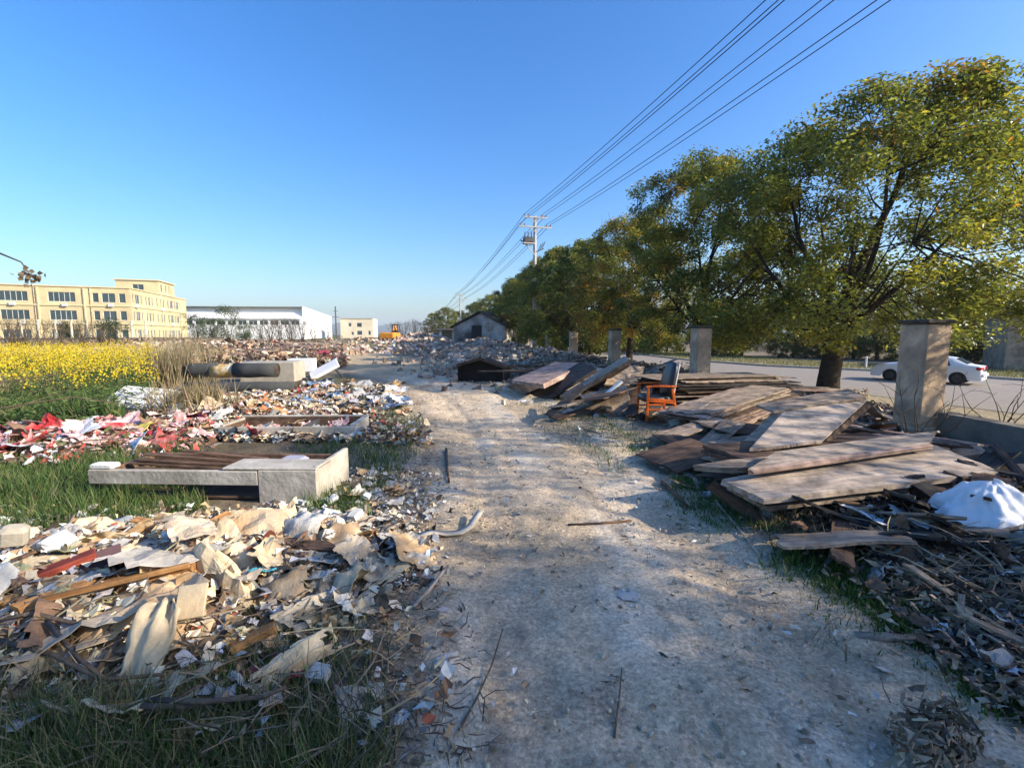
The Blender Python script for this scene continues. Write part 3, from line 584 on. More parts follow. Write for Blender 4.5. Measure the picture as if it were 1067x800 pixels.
# ------------------------------------------------------------------ ruined gable house and its annex
rh = empty('ruined_house'); tag(rh, 'half demolished gable house with sooty pale end wall at the rubble mound', 'house')
g0, g1 = at(473, 50), at(526, 47); u = (g1-g0).normalized(); n_ = Vector((u.y, -u.x, 0)); L = (g1-g0).length; bk = -n_*9; EH, AH = 2.35, 3.75
wm = MB(); P = lambda x, z, d=0: g0+u*x+Vector((0, 0, z))-n_*d
wm.add([P(0, -.2), P(L, -.2), P(L, EH), P(L*.53, AH), P(0, EH)], [(0, 1, 2, 3, 4)]); wm.add([P(0, -.2, .25), P(L, -.2, .25), P(L, EH, .25), P(L*.53, AH, .25), P(0, EH, .25)], [(4, 3, 2, 1, 0)])
wm.quad(P(0, -.2), P(0, -.2, 9), P(0, EH, 9), P(0, EH)); wm.quad(P(L, -.2), P(L, EH), P(L, EH, 9), P(L, -.2, 9)); wm.add([P(0, -.2, 9), P(L, -.2, 9), P(L, EH, 9), P(L*.53, AH, 9), P(0, EH, 9)], [(4, 3, 2, 1, 0)])
M['soot'] = mat('sooty_render', (.44, .41, .37), .35, 1.0, .95, .5, second=(.075, .072, .07)); wm.build('wall', M['soot'], rh)
rb = MB()
for xa, za, xb, zb in ((-.35, EH-.1, L*.53, AH+.1), (L+.3, EH-.1, L*.53, AH+.1)):
    q = [P(xa, za, -.3), P(xb, zb, -.3), P(xb, zb, 9.2), P(xa, za, 9.2)]; t = Vector((0, 0, .14)); rb.add(q+[v+t for v in q], [(3, 2, 1, 0), (4, 5, 6, 7), (0, 1, 5, 4), (1, 2, 6, 5), (2, 3, 7, 6), (3, 0, 4, 7)])
rb.build('roof', M['cap'], rh)
fr = MB()
for k in range(20): a, b2 = 2*math.pi*k/20, 2*math.pi*(k+1)/20; c_ = P(L*.7, 2.35, -.03); fr.bar(c_+(u*math.cos(a)+Vector((0, 0, math.sin(a))))*.42, c_+(u*math.cos(b2)+Vector((0, 0, math.sin(b2))))*.42, .07)
fr.bar(P(L*.7-.4, 2.35, -.03), P(L*.7+.4, 2.35, -.03), .05); fr.bar(P(L*.7, 1.95, -.03), P(L*.7, 2.75, -.03), .05); fr.build('round_vent', M['stucco'], rh)
MB().quad(P(L*.36, .7, -.012), P(L*.56, .7, -.012), P(L*.56, 2.5, -.012), P(L*.36, 2.5, -.012)).build('boarded_opening', M['darkboard'], rh)
an = empty('annex'); tag(an, 'small flat roofed shed with one white pillar next to the ruined house', 'shed'); a0, a1 = at(455, 60), at(472, 60); b = MB(); b.bar(a0+Vector((0, 2, 1.0)), a1+Vector((0, 2, 1.0)), .2, 2.2); b.box(((a1.x), a1.y+1.2, 1.0), (.2, 2.4, 2.2)); b.build('wall', M['cream'], an)
b = MB(); b.bar((a0.x-.3, a0.y+1, 2.2), (a1.x+.3, a1.y+1, 2.2), 3, .22); b.build('roof', M['stucco'], an)
b = MB(); q = at(459, 60); b.box((q.x, q.y, 1.0), (.28, .28, 2.1)); b.build('pillar', M['white'], an)
# ------------------------------------------------------------------ pillars and the low wall
PL = ['square concrete gate pillar in dappled light, nearest the viewer beside the low wall', 'concrete pillar in front of the narrower evergreen, past the orange chair', 'concrete pillar under the rusty orange tree', 'concrete pillar in the shade beyond the sloping long panel', 'farthest concrete pillar of the broken wall, near the rubble mound']
for i, (x, y, ht, lb) in enumerate([(6.80, 5.86, 1.74, PL[0]), (6.8, 11.9, 1.76, PL[1]), (6.75, 18.5, 1.75, PL[2]), (6.75, 25, 1.75, PL[3]), (6.75, 31.5, 1.75, PL[4])]):
    e = empty('concrete_pillar', (x, y, 0)); tag(e, lb, 'pillar', 'pillars of the broken wall')
    b = MB(); b.box((0, 0, ht/2-.1), (.41, .41, ht+.2), None, .025)
    if i == 0: b.box((0, 0, .12), (.47, .47, .3), None, .03)
    b.build('shaft', M['stucco'], e)
    b = MB(); b.box((0, 0, ht+.035), (.46, .46, .06), None, .02); b.build('cap', M['cap'], e)
b = MB()
def rough_wall(b, x0, y0, x1, y1, ht, th, n, seed):
    for i in range(n+1):
        t = i/n; x, y = x0+(x1-x0)*t, y0+(y1-y0)*t; z = ht*(1+.08*float(vn(t*9, seed)))-.16*max(0, float(vn(t*7, seed+3)))
        for s in (-1, 1): b.v += [(x+s*th/2, y, -.3), (x+s*(th/2-.015), y, z)]
    for i in range(n):
        a = i*4; c = a+4; b.f += [(a, a+1, c+1, c), (a+3, a+2, c+2, c+3), (a+1, a+3, c+3, c+1)]
    b.f += [(0, 2, 3, 1), (n*4, n*4+1, n*4+3, n*4+2)]
rough_wall(b, 6.95, 5.6, 7.4, -4, .60, .26, 40, 3)
lw = b.build('low_wall', M['oldwall']); tag(lw, 'low stained concrete wall running from the nearest gate pillar out of view', 'wall')
# ------------------------------------------------------------------ orange chair
ch = empty('office_chair', (0, 0, 0)); tag(ch, 'black padded chair with orange wooden arm frames standing before the board stacks', 'chair')
def arm(y, m):
    b = MB(); T = .034
    def beam(a, c, w1=.04, t1=T): b.bar((a[0], y, a[1]), (c[0], y, c[1]), t1, w1, .008)
    beam((.25, 0), (.235, .62), .048); beam((-.30, 0), (-.20, .60), .05)
    for k in range(5):      # the arm rest, slightly bowed
        x0, x1 = .28-.11*k, .28-.11*(k+1); beam((x0, .635+.012*math.sin(k*.63)), (x1+.004, .635+.012*math.sin((k+1)*.63)), .034, .055)
    beam((.235, .40), (-.235, .36), .075); beam((.235, .22), (-.255, .22), .03)
    return b.build('arm_frame', m, ch)
for s in (-1, 1): arm(s*.285, M['orangewood'])
def cushion(name, prof, ywid, m):       # profile in x-z swept across y with rounded ends
    b = MB(); ny = 9; k = len(prof); cx = sum(p_[0] for p_ in prof)/k; cz = sum(p_[1] for p_ in prof)/k
    for i in range(ny):
        t = -1+2*i/(ny-1); s = 1-.35*abs(t)**6
        for x, z in prof: b.v.append((cx+(x-cx)*s, t*ywid/2, cz+(z-cz)*s))
    for i in range(ny-1):
        for j in range(k): b.f.append((i*k+j, i*k+(j+1) % k, (i+1)*k+(j+1) % k, (i+1)*k+j))
    b.f += [tuple(range(k-1, -1, -1)), tuple((ny-1)*k+j for j in range(k))]
    return b.build(name, m, ch, True)
cushion('seat', [(.30, .40), (.27, .35), (-.2, .33), (-.24, .38), (-.2, .45), (.0, .46), (.22, .475), (.29, .46)], .52, M['leather'])
cushion('backrest', [(-.20, .42), (-.14, .44), (-.13, .62), (-.17, .82), (-.24, 1.02), (-.28, 1.07), (-.33, 1.05), (-.30, .86), (-.25, .62), (-.24, .46)], .50, M['leather'])
b = MB(); b.tube([(-.25, -.2, .45), (-.29, -.22, .75), (-.345, -.2, 1.03), (-.345, .2, 1.03), (-.29, .22, .75), (-.25, .2, .45)], .014, 6); b.build('back_trim', M['white'], ch)
p = G(688, 441); ch.location = (p.x+.03, p.y+.285, h(p.x, p.y)+.0); ch.rotation_euler.z = R(174)
# ------------------------------------------------------------------ white car on the road
car = empty('parked_car'); tag(car, 'white saloon car on the asphalt road, half hidden by the gate pillar', 'car')
prof = [(-2.25, .42), (-2.28, .75), (-2.2, .98), (-1.75, 1.04), (-1.2, 1.36), (-.4, 1.46), (.35, 1.42), (1.1, 1.02), (1.9, .9), (2.2, .75), (2.27, .45)]
def section(prof, yw, inset, base=.25):
    pass
b = MB(); nrow = 9; ks = [(-1, .86), (-.98, 1), (-.6, 1), (0, 1.015), (.6, 1), (.98, 1), (1, .86)]
def archz(x):
    z = .25
    for wx in (-1.38, 1.38):
        if abs(x-wx) < .35: z = max(z, .32+math.sqrt(max(0, .35**2-(x-wx)**2)))
    return z
xsb = sorted(set([round(-2.27+i*.07, 3) for i in range(66)])); tops = np.interp(xsb, [p_[0] for p_ in prof], [p_[1] for p_ in prof])
for x, zt in zip(xsb, tops):
    zb = archz(x); belt = min(.93, zt); hw = .88*(1-.10*max(0, (abs(x)-1.7)/.57)**2); hr = hw-.30*max(0, (zt-belt))/.5
    b.v += [(x, -hw, zb), (x, -hw-.015, (zb+belt)/2), (x, -hw+.01, belt), (x, -hr, max(zt-.02, belt+.001)), (x, 0, zt+.025), (x, hr, max(zt-.02, belt+.001)), (x, hw-.01, belt), (x, hw+.015, (zb+belt)/2), (x, hw, zb)]
for i in range(len(xsb)-1):
    for j in range(8): b.f.append((i*9+j, i*9+j+1, i*9+10+j, i*9+9+j))
b.f += [tuple(range(8, -1, -1)), tuple((len(xsb)-1)*9+j for j in range(9))]
b.build('body', M['carpaint'], car, True)
for s in (-1, 1):
    gl = MB()
    for xa, xb in ((-1.1, -.42), (-.36, .75)):
        q = []
        for x, zz in ((xa, .97), (xb, .97), (min(xb, .45), None), (max(xa, -.95), None)):
            zt = float(np.interp(x, [p_[0] for p_ in prof], [p_[1] for p_ in prof])); z = zz if zz else zt-.09
            hw = .88-.01-.29*max(0, z-.93)/.5+.012; q.append((x, s*hw, z))
        gl = MB().quad(*q); gl.build('side_window', M['glass'], car)
MB().quad((-1.72, -.66, 1.09), (-1.72, .66, 1.09), (-1.25, .56, 1.355), (-1.25, -.56, 1.355)).build('rear_window', M['glass'], car)
MB().quad((1.08, -.68, 1.07), (.42, -.56, 1.42), (.42, .56, 1.42), (1.08, .68, 1.07)).build('windscreen', M['glass'], car)
for s in (-1, 1):
    b = MB(); b.box((-2.17, s*.66, .86), (.2, .46, .15), (0, 0, s*-.16), .03); b.build('tail_lamp', M['red'], car)
    for wx in (-1.38, 1.38):
        wv = MB(); wv.tube([(wx, s*.68, .32), (wx, s*.9, .32)], .32, 24); wo = wv.build('wheel', M['rubber'], car)
        rv = MB(); rv.tube([(wx, s*.89, .32), (wx, s*.908, .32)], .20, 20)
        for k in range(5):
            a = 2*math.pi*k/5; rv.bar((wx, s*.912, .32), (wx+.19*math.cos(a), s*.912, .32+.19*math.sin(a)), .05, .012)
        rv.build('rim', M['steel'], wo)
b = MB(); b.box((-2.29, 0, .52), (.1, 1.5, .16), None, .03); b.build('rear_bumper', M['carpaint'], car)
b = MB(); b.box((-2.295, 0, .78), (.02, .44, .13)); b.build('number_plate', M['glass'], car)
pc = G(1003, 401.5, -.585); car.rotation_euler.z = R(90+30); dv = Vector((math.cos(R(120)), math.sin(R(120)), 0)); sv = Vector((-dv.y, dv.x, 0)); q = pc+dv*1.38-sv*.85; car.location = (q.x, q.y, -.585); car.scale = (.84, .84, .84)
# ------------------------------------------------------------------ white marker posts, far side grass is built with the grass
for i, (px, py, ht) in enumerate([(902, 384, .75), (691, 368, .9), (700, 364, 1.4), (707, 366, 1.2)]):
    q = G(px, py, -.6); b = MB(); b.tube([q-Vector((0, 0, .2)), q+Vector((0, 0, ht))], .055, 10); b.tube([q+Vector((0, 0, ht)), q+Vector((0, 0, ht+.04))], [.055, .02], 10)
    tag(b.build('marker_post', M['white']), 'short white post at the grassy far edge of the asphalt road' if i == 0 else 'thin white post beyond the road, seen past the rusty tree', 'post', None if i == 0 else 'white posts seen past the rusty tree')
# ------------------------------------------------------------------ power line
def pole(x, y, ht, label, kit, s=1., rz=0.):
    e = empty('utility_pole', (x, y, 0), rz); tag(e, label, 'utility pole', 'poles of the power line'); b = MB(); b.tube([(0, 0, -.3), (0, 0, ht)], [.19*s, .125*s], 12); b.build('shaft', M['poleconc'], e)
    for z, ln in ((ht-.15, 2.1), (ht-.95, 2.9)):
        b = MB(); b.box((.0, -.17, z), (ln*s, .1, .1)); b.bar((0, -.15, z-.45), (.5*s, -.15, z-.05), .05); b.bar((0, -.15, z-.45), (-.5*s, -.15, z-.05), .05); cr = b.build('crossarm', M['poleconc'], e)
        for xx in ((-ln/2+.1)*s, (-ln/2+.45)*s, (ln/2-.45)*s, (ln/2-.1)*s):
            b = MB(); b.tube([(xx, -.17, z+.05), (xx, -.17, z+.11), (xx, -.17, z+.13), (xx, -.17, z+.19), (xx, -.17, z+.26)], [.025, .05, .03, .055, .02], 8); b.build('insulator', M['porcelain'], cr)
    if kit:
        b = MB(); b.box((-.62, -.2, ht-2.35), (1.0, .45, .1)); b.bar((0, -.1, ht-3.3), (-.9, -.2, ht-2.4), .07); b.build('bracket', M['poleconc'], e)
        b = MB(); b.box((-.66, -.2, ht-2.05), (.85, .42, .45), None, .05)
        for xx in (-.95, -.66, -.37): b.tube([(xx, -.2, ht-1.85), (xx, -.2, ht-1.4)], [.06, .035], 8)
        b.tube([(-1.15, -.2, ht-2.2), (-1.35, -.2, ht-2.1)], .05, 6); b.build('switch_box', M['steel'], e)
        b = MB(); b.bar((.1, -.1, ht-3.0), (.75, -.15, ht-2.7), .07)
        for k in range(3): b.bar((.25+.18*k, -.15, ht-2.95+.12*k), (.5+.18*k, -.2, ht-2.35+.12*k), .06)
        b.build('fuse_bracket', M['steel'], e)
        b = MB(); b.bar((0, -.1, ht-4.6), (.85, -.15, ht-4.6), .08)
        for k in range(3): b.tube([(.3+.25*k, -.15, ht-4.55), (.25+.25*k, -.15, ht-4.0)], [.08, .05], 8)
        b.build('arrester', M['redins'], e)
    return e
M['redins'] = mat('red_insulator', (.35, .05, .06), .1, 3, .4, 0)
PP = [(12.9, -16, 11.6), (7.27, 40, 11.6), (2.1, 100, 10.0), (-2.3, 158, 9.9), (-8, 245, 9.8)]
PLB = ['', 'concrete utility pole with switch gear rising out of the tree row', 'second utility pole in the distance above the ruined house', 'third distant utility pole over the small trees', 'farthest tiny utility pole by the hills']
for i, (x, y, z) in enumerate(PP):
    if i: pole(x, y, z, PLB[i], i == 1, 1., R(8))
WX = [(-.78, -.02, 0), (-.1, .03, 0), (.62, -.02, 0), (.78, -.02, 0), (.45, -.82, 0), (1.14, -.82, 0)]
WX = [(-.95, .1), (-.6, .1), (.6, .1), (.95, .1), (1.0, -.7), (1.35, -.7), (-1.35, -.7)]
for i in range(len(PP)-1):
    (x0, y0, z0), (x1, y1, z1) = PP[i], PP[i+1]
    for k, (dx, dz) in enumerate(WX):
        pts = []; sag = .012*(math.hypot(x1-x0, y1-y0))
        for j in range(25):
            t = j/24; pts.append((x0+dx+(x1-x0)*t, y0+(y1-y0)*t-.17, z0+dz+(z1-z0)*t-sag*4*t*(1-t)))
        o = MB().tube(pts, .016 if i == 0 else .02, 5).build('overhead_wire', M['wire']); tag(o, ['thin black wire overhead, from the pole with switch gear out over the viewer', 'wire of the span between the first and second utility poles', 'wire of the distant span behind the ruined house', 'wire of the farthest span toward the hills'][i], 'wire', 'wires of span %s' % ['overhead', 'to the second pole', 'to the third pole', 'to the last pole'][i])
# ------------------------------------------------------------------ excavator
ex = empty('excavator'); tag(ex, 'small orange excavator working behind the clearing', 'excavator')
for s in (-1, 1):
    b = MB(); n = 16; pts = [(1.1*math.cos(a)*1.0+(.35 if math.cos(a) > 0 else -.35), .3+.3*math.sin(a)) for a in [2*math.pi*k/n for k in range(n)]]
    for yy in (s*.95-.22, s*.95+.22): b.v += [(x, yy, z) for x, z in pts]
    b.f += [tuple(range(n)), tuple(range(2*n-1, n-1, -1))]+[(k, n+k, n+(k+1) % n, (k+1) % n) for k in range(n)]; b.build('crawler_track', M['steel'], ex)
b = MB(); b.box((-.2, 0, 1.15), (2.6, 2.1, .9), None, .15); b.build('body', M['machine'], ex)
b = MB()
for x, y in ((.3, -.2), (.3, -.95), (1.1, -.2), (1.1, -.95)): b.box((x, y, 2.1), (.09, .09, 1.1))
b.box((.7, -.58, 2.68), (1.1, 1.0, .1), None, .03); b.box((.7, -.58, 1.75), (.8, .75, .35)); b.build('cab', M['steel'], ex)
b = MB(); b.bar((1.0, .3, 1.3), (2.4, .3, 2.6), .26, .36, .04); b.bar((2.4, .3, 2.6), (3.6, .3, 1.2), .2, .28, .04); b.build('boom', M['machine'], ex)
b = MB(); b.box((3.55, .3, .85), (.7, .8, .6), (0, .5, 0), .1, .7); b.build('bucket', M['steel'], ex)
q = at(407, 60); ex.location = (q.x, q.y, h(q.x, q.y)-.45); ex.rotation_euler.z = R(75); ex.scale = (.9, .9, .9)
# ------------------------------------------------------------------ furniture shells, rolls, blocks
sa = empty('furniture_shell'); tag(sa, 'long pale grey furniture shell lying open beside the track with a square end block', 'furniture')
q0, q1, q2 = G(331, 526), G(92, 503, .19), G(366, 492)
fx = (q1-q0); fx.z = 0; Ls = fx.length; fx.normalize(); fy = Vector((fx.y, -fx.x, 0)); fy = fy if fy.y > 0 else -fy; Wd = .78; z0s = h(q0.x, q0.y)
RM = Matrix((fx, fy, Vector((0, 0, 1)))).transposed()
def sbox(b, x0, x1, y0, y1, z0, z1, bev=.008):
    c = q0+fx*((x0+x1)/2)+fy*((y0+y1)/2); b.box((c.x, c.y, z0s+(z0+z1)/2), (x1-x0, y1-y0, z1-z0), RM, bev)
b = MB(); sbox(b, 0, .56, 0, .045, 0, .33); sbox(b, .563, Ls, .0, .05, .18, .32); b.build('front_panel', M['grey'], sa)
b = MB(); sbox(b, 0, .05, .05, Wd, .0, .36); b.build('end_panel', M['grey'], sa)
b = MB(); sbox(b, .05, Ls*.98, Wd-.05, Wd, .02, .29); sbox(b, Ls-.06, Ls-.01, .052, Wd-.052, .12, .28); b.build('back_panel', M['brownwood'], sa)
b = MB(); sbox(b, .053, Ls-.08, .06, Wd-.06, .03, .06); sbox(b, .54, .56, .06, Wd-.06, .06, .29); b.build('base_board', M['brownwood'], sa)
b = MB(); sbox(b, .0, .9, .004, .34, .331, .35); b.build('top_flap', M['grey'], sa)
b = MB(); sbox(b, .35, .6, .40, .62, .2, .32, .03); o = b.build('crumpled_bag', M['lilac_cloth']); tag(o, 'lilac bag tucked inside the end of the grey furniture shell', 'bag')
b = MB(); sbox(b, 1.98, 2.2, .01, .12, .322, .37, .02); o = b.build('foam_block', M['foam']); tag(o, 'white foam block on the edge of the grey furniture shell', 'foam block')
for i in range(7):
    b = MB(); y = .12+.075*i; c0 = q0+fx*(.75+.1*random.random())+fy*y; c1 = q0+fx*(Ls-.1-random.random()*.5)+fy*(y+random.uniform(-.06, .1)); b.bar((c0.x, c0.y, z0s+.16+.02*i), (c1.x, c1.y, z0s+.2+.03*i), .06, .02, .004); o = b.build('loose_batten', M['brownwood']); tag(o, 'brown batten lying loose in the grey furniture shell', 'batten', 'battens in the grey furniture shell')
sb = empty('furniture_tray'); tag(sb, 'shallow white rimmed tray with dark brown inside and one divider, behind the grey shell', 'furniture')
t0, t1 = G(228, 461), G(371, 460); tx = (t1-t0).normalized(); tyv = Vector((-tx.y, tx.x, 0)); Lt, Wt = (t1-t0).length, .72; zt = h(t0.x, t0.y)-.04; RT = Matrix((tx, tyv, Vector((0, 0, 1)))).transposed()
def tbox(b, x0, x1, y0, y1, z0, z1, bev=.006): c = t0+tx*((x0+x1)/2)+tyv*((y0+y1)/2); b.box((c.x, c.y, zt+(z0+z1)/2), (x1-x0, y1-y0, z1-z0), RT, bev)
b = MB(); tbox(b, 0, Lt, 0, .05, 0, .2); tbox(b, 0, Lt, Wt-.05, Wt, 0, .26); tbox(b, 0, .05, .052, Wt-.052, 0, .23); tbox(b, Lt-.1, Lt, .052, Wt-.052, 0, .23); b.build('rim', M['grey'], sb)
b = MB(); tbox(b, .053, Lt-.103, .053, .065, .055, .17); tbox(b, .053, Lt-.103, Wt-.065, Wt-.053, .055, .24); tbox(b, .053, .065, .068, Wt-.068, .055, .2); tbox(b, Lt-.115, Lt-.103, .068, Wt-.068, .055, .2); b.build('lining', M['brownwood'], sb)
b = MB(); tbox(b, .052, Lt-.11, .055, Wt-.055, .02, .05); b.build('bottom', M['brownwood'], sb)
b = MB(); tbox(b, Lt*.6, Lt*.6+.03, .055, Wt-.055, .052, .21); b.build('divider', M['steel'], sb)
def slab(name, px, py, z, dims, rot, m, label, cat, sink=.0, bev=.02, group=None):
    q = G(px, py, z); b = MB(); b.box((0, 0, 0), dims, None, bev); o = b.build(name, m); o.location = (q.x, q.y, h(q.x, q.y)+z-sink); o.rotation_euler = [R(a) for a in rot]; tag(o, label, cat, group); return o
ws = empty('upholstered_bench', G(150, 428)); tag(ws, 'tilted white padded bench top with slotted cover at the edge of the green field', 'bench'); ws.location.z = h(ws.location.x, ws.location.y)+.2; ws.rotation_euler = (R(24), R(5), R(-8))
b = MB(); b.box((0, 0, 0), (1.25, .75, .16), None, .04); b.build('pad', M['foam'], ws)
for i in range(6):
    for j in range(4): MB().box((-.5+.2*i+.04*(j % 2), -.27+.18*j, .082), (.09, .018, .006)).build('slot', M['dark'], ws)
b = MB(); b.box((.8, .05, -.06), (.4, .55, .2), None, .04); b.build('side_block', M['grey'], ws)
def roll(px, py, ln, r, rz, m, label, z=0., mi=None):
    q = G(px, py); e = empty('carpet_roll', (q.x, q.y, h(q.x, q.y)+r+z), R(rz)); tag(e, label, 'carpet roll'); b = MB(); b.tube([(-ln/2, 0, 0), (-ln/6, .01, -.01), (ln/6, 0, 0), (ln/2, 0, 0)], [r, r*1.03, r*.98, r], 20); b.build('outer_wrap', m, e, True)
    b = MB()
    for k in range(40):
        a, b2 = k*.6, (k+1)*.6; ra, rb_ = r*.95*(1-k/42), r*.95*(1-(k+1)/42)
        for sx in (-1, 1): b.bar((sx*(ln/2+.006), ra*math.cos(a), ra*math.sin(a)), (sx*(ln/2+.006), rb_*math.cos(b2), rb_*math.sin(b2)), .012, .012)
    b.build('coiled_end', mi or M['brownwood'], e); return e
roll(252, 409, 3.0, .17, -6, M['roll'], 'long dark carpet roll lying lowest on the rubbish beside the dry reeds')
roll(213, 405, 1.0, .21, -4, M['roll'], 'short dark carpet roll stacked next to the patterned one', .3); roll(236, 405, .72, .2, -4, M['rollin'], 'patterned mustard carpet roll between two dark rolls', .3, M['rollin']); roll(268, 405, 1.2, .21, -5, M['roll'], 'dark carpet roll with a clean cut end, stacked before the pale slab', .3)
slab('concrete_block', 285, 386, .36, (1.75, 1.0, .72), (0, 0, -3), M['concrete'], 'big grey concrete block at the edge of the clearing', 'block', .05)
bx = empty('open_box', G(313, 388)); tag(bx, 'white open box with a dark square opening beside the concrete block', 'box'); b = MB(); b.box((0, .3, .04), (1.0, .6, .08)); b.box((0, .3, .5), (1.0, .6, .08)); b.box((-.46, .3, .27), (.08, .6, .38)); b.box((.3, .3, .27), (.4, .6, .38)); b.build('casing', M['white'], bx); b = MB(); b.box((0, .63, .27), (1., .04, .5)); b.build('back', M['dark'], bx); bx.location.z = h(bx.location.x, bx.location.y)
slab('white_slab', 338, 386, .3, (1.05, .5, .12), (28, -28, 10), M['white'], 'white slab leaning beside the open white box', 'slab', 0); slab('dark_strut', 354, 390, .16, (1.1, .09, .05), (0, 32, -40), M['steel'], 'dark strut propped beside the leaning white slab', 'strut')
# dark overturned cabinet with a peaked front
dc = empty('dark_cabinet', (0, 0, 0)); tag(dc, 'dark overturned cabinet with a low peaked top edge by the rubble mound', 'cabinet'); c0, c1 = G(477, 398), G(524, 399); u = (c1-c0).normalized(); n_ = Vector((-u.y, u.x, 0)); L = (c1-c0).length; zb = h(c0.x, c0.y)
P = lambda x, z, d=0: c0+u*x+n_*d+Vector((0, 0, zb+z)); b = MB(); pr = [(0, 0), (L, 0), (L, .52), (L*.5, .78), (0, .56)]
for a, c_ in zip(pr[1:], pr[2:]+pr[:1]): b.add([P(*a), P(*c_), P(*c_, 1.1), P(*a, 1.1)]+[P(a[0], a[1]-.05 if a[1] > .3 else a[1]), P(c_[0], c_[1]-.05 if c_[1] > .3 else c_[1])], [(0, 1, 2, 3), (0, 4, 5, 1)])
b.build('shell', M['darkboard'], dc); b = MB(); b.add([P(x, z, .35) for x, z in pr], [(0, 1, 2, 3, 4)]); b.build('inner_back', M['dark'], dc)
b = MB(); b.bar(P(-.03, .56, -.02), P(L*.5, .80, -.02), .06, .09); b.bar(P(L*.5, .80, -.02), P(L+.03, .54, -.02), .06, .09); b.build('edge_trim', M['brownwood'], dc)
# ------------------------------------------------------------------ boards and panels in stacks
def panel_mesh(seed, l, w_, t, warp=.011, nx=30, ny=6):
    rg = random.Random(seed); vs, fs = [], []
    wl = [rg.uniform(-1, 1) for _ in range(4)]; ex = [[rg.uniform(-.035, .035)*(1+3*(rg.random() < .2)) for _ in range(ny+1)] for _ in range(2)]; ey = [[rg.uniform(-.006, .006)*min(1, l/2)*(1+5*(rg.random() < .1)) for _ in range(nx+1)] for _ in range(2)]
    for s in (1, -1):
        for j in range(ny+1):
            for i in range(nx+1):
                u, v = i/nx*2-1, j/ny*2-1; x = u*l/2; y = v*w_/2
                if i == 0: x += ex[0][j]
                if i == nx: x += ex[1][j]
                if j == 0: y += ey[0][i]
                if j == ny: y += ey[1][i]
                z = warp*(wl[0]*u*u+wl[1]*u*v+wl[2]*v*v*.3+wl[3]*math.sin(u*3))+s*t/2; vs.append((x, y, z))
    N = (nx+1)*(ny+1); I = lambda i, j, b=0: b*N+j*(nx+1)+i
    for j in range(ny):
        for i in range(nx): fs += [(I(i, j), I(i+1, j), I(i+1, j+1), I(i, j+1)), (I(i, j, 1), I(i, j+1, 1), I(i+1, j+1, 1), I(i+1, j, 1))]
    for i in range(nx): fs += [(I(i, 0), I(i, 0, 1), I(i+1, 0, 1), I(i+1, 0)), (I(i, ny), I(i+1, ny), I(i+1, ny, 1), I(i, ny, 1))]
    for j in range(ny): fs += [(I(0, j), I(0, j+1), I(0, j+1, 1), I(0, j, 1)), (I(nx, j), I(nx, j, 1), I(nx, j+1, 1), I(nx, j+1))]
    b = MB(); b.add(vs, fs); return b.mesh('panel')
PM = {}
def pmesh(l, w_, t, m, var=0):
    k = (round(l, 1), round(w_, 2), t, m, var)
    if k not in PM:
        me = panel_mesh(len(PM)+5, l, w_, t); me.materials.append(M[m]); PM[k] = me
    return PM[k]
def put(name, me, loc, rz, rx=0., ry=0., label=None, cat=None, group=None):
    o = bpy.data.objects.new(name, me); COL.objects.link(o); o.location = loc; o.rotation_euler = (rx, ry, rz); tag(o, label, cat, group); return o
def stack(c, rz, n, l, w_, t, mats, label, group, gap=.004, pitch_=0., roll_=0., jx=.12, jy=.06, jr=2., top=None, base=None, ry_step=0., wob=.012):
    z = (h(c[0], c[1]) if base is None else base)+t/2; a = R(rz)
    for i in range(n):
        ll = l*random.choice((.86, 1, 1, 1, .95)); ww = w_*random.choice((.8, 1, 1, .92)); tt = t*random.choice((1, 1, .7, 1.3))
        ox, oy = random.uniform(-jx, jx), random.uniform(-jy, jy)
        me = pmesh(ll, ww, round(tt, 3), random.choice(mats), random.randint(0, 1)); z += tt/2+gap+random.uniform(0, wob)
        lift = math.sin(abs(pitch_))*0
        o = put('plywood_board', me, (c[0]+ox*math.cos(a)-oy*math.sin(a), c[1]+ox*math.sin(a)+oy*math.cos(a), z), a+R(random.uniform(-jr, jr)), R(roll_)+random.uniform(-.008, .008), R(pitch_)+random.uniform(-.008, .008), label, 'board', group); z += tt/2
    if top: o['label'] = top; o.pop('group', None) if 'group' in o else None
    return z
GW = ['greywood', 'greywood', 'palewood', 'pinkwood', 'brownwood']
# long stack before the chair: from (680,445) to (810,418)
a0, a1 = G(684, 452), G(790, 425); c = (a0+a1)/2; ang = math.degrees(math.atan2(a1.y-a0.y, a1.x-a0.x)); ln = (a1-a0).length
cc = c+Vector((.42, .1, 0))
stack((cc.x, cc.y), ang, 13, 3.4, .95, .022, GW, 'weathered board in the long low stack in front of the orange chair', 'boards of the long low stack', pitch_=-2.5, jx=.2, jy=.1, top='uppermost grey ribbed board on the long low stack in front of the orange chair', wob=.014)
# wide stack behind the chair
cc = G(735, 424); stack((cc.x+.55, cc.y+.55), 6, 24, 3.1, 1.2, .018, ['greywood', 'brownwood', 'darkboard', 'palewood', 'greywood'], 'dark edged board in the tall stack behind the orange chair', 'boards of the tall stack', jx=.25, jy=.1, top='pale dusty board topping the tall stack behind the orange chair', wob=.012)
cc = G(800, 412); stack((cc.x+1.2, cc.y+1.1), -12, 7, 2.4, 1.1, .018, ['palewood', 'pinkwood', 'brownwood'], 'leaf strewn board in the low pile toward the big tree trunk', 'boards by the big tree', jx=.4, jy=.3, jr=14)
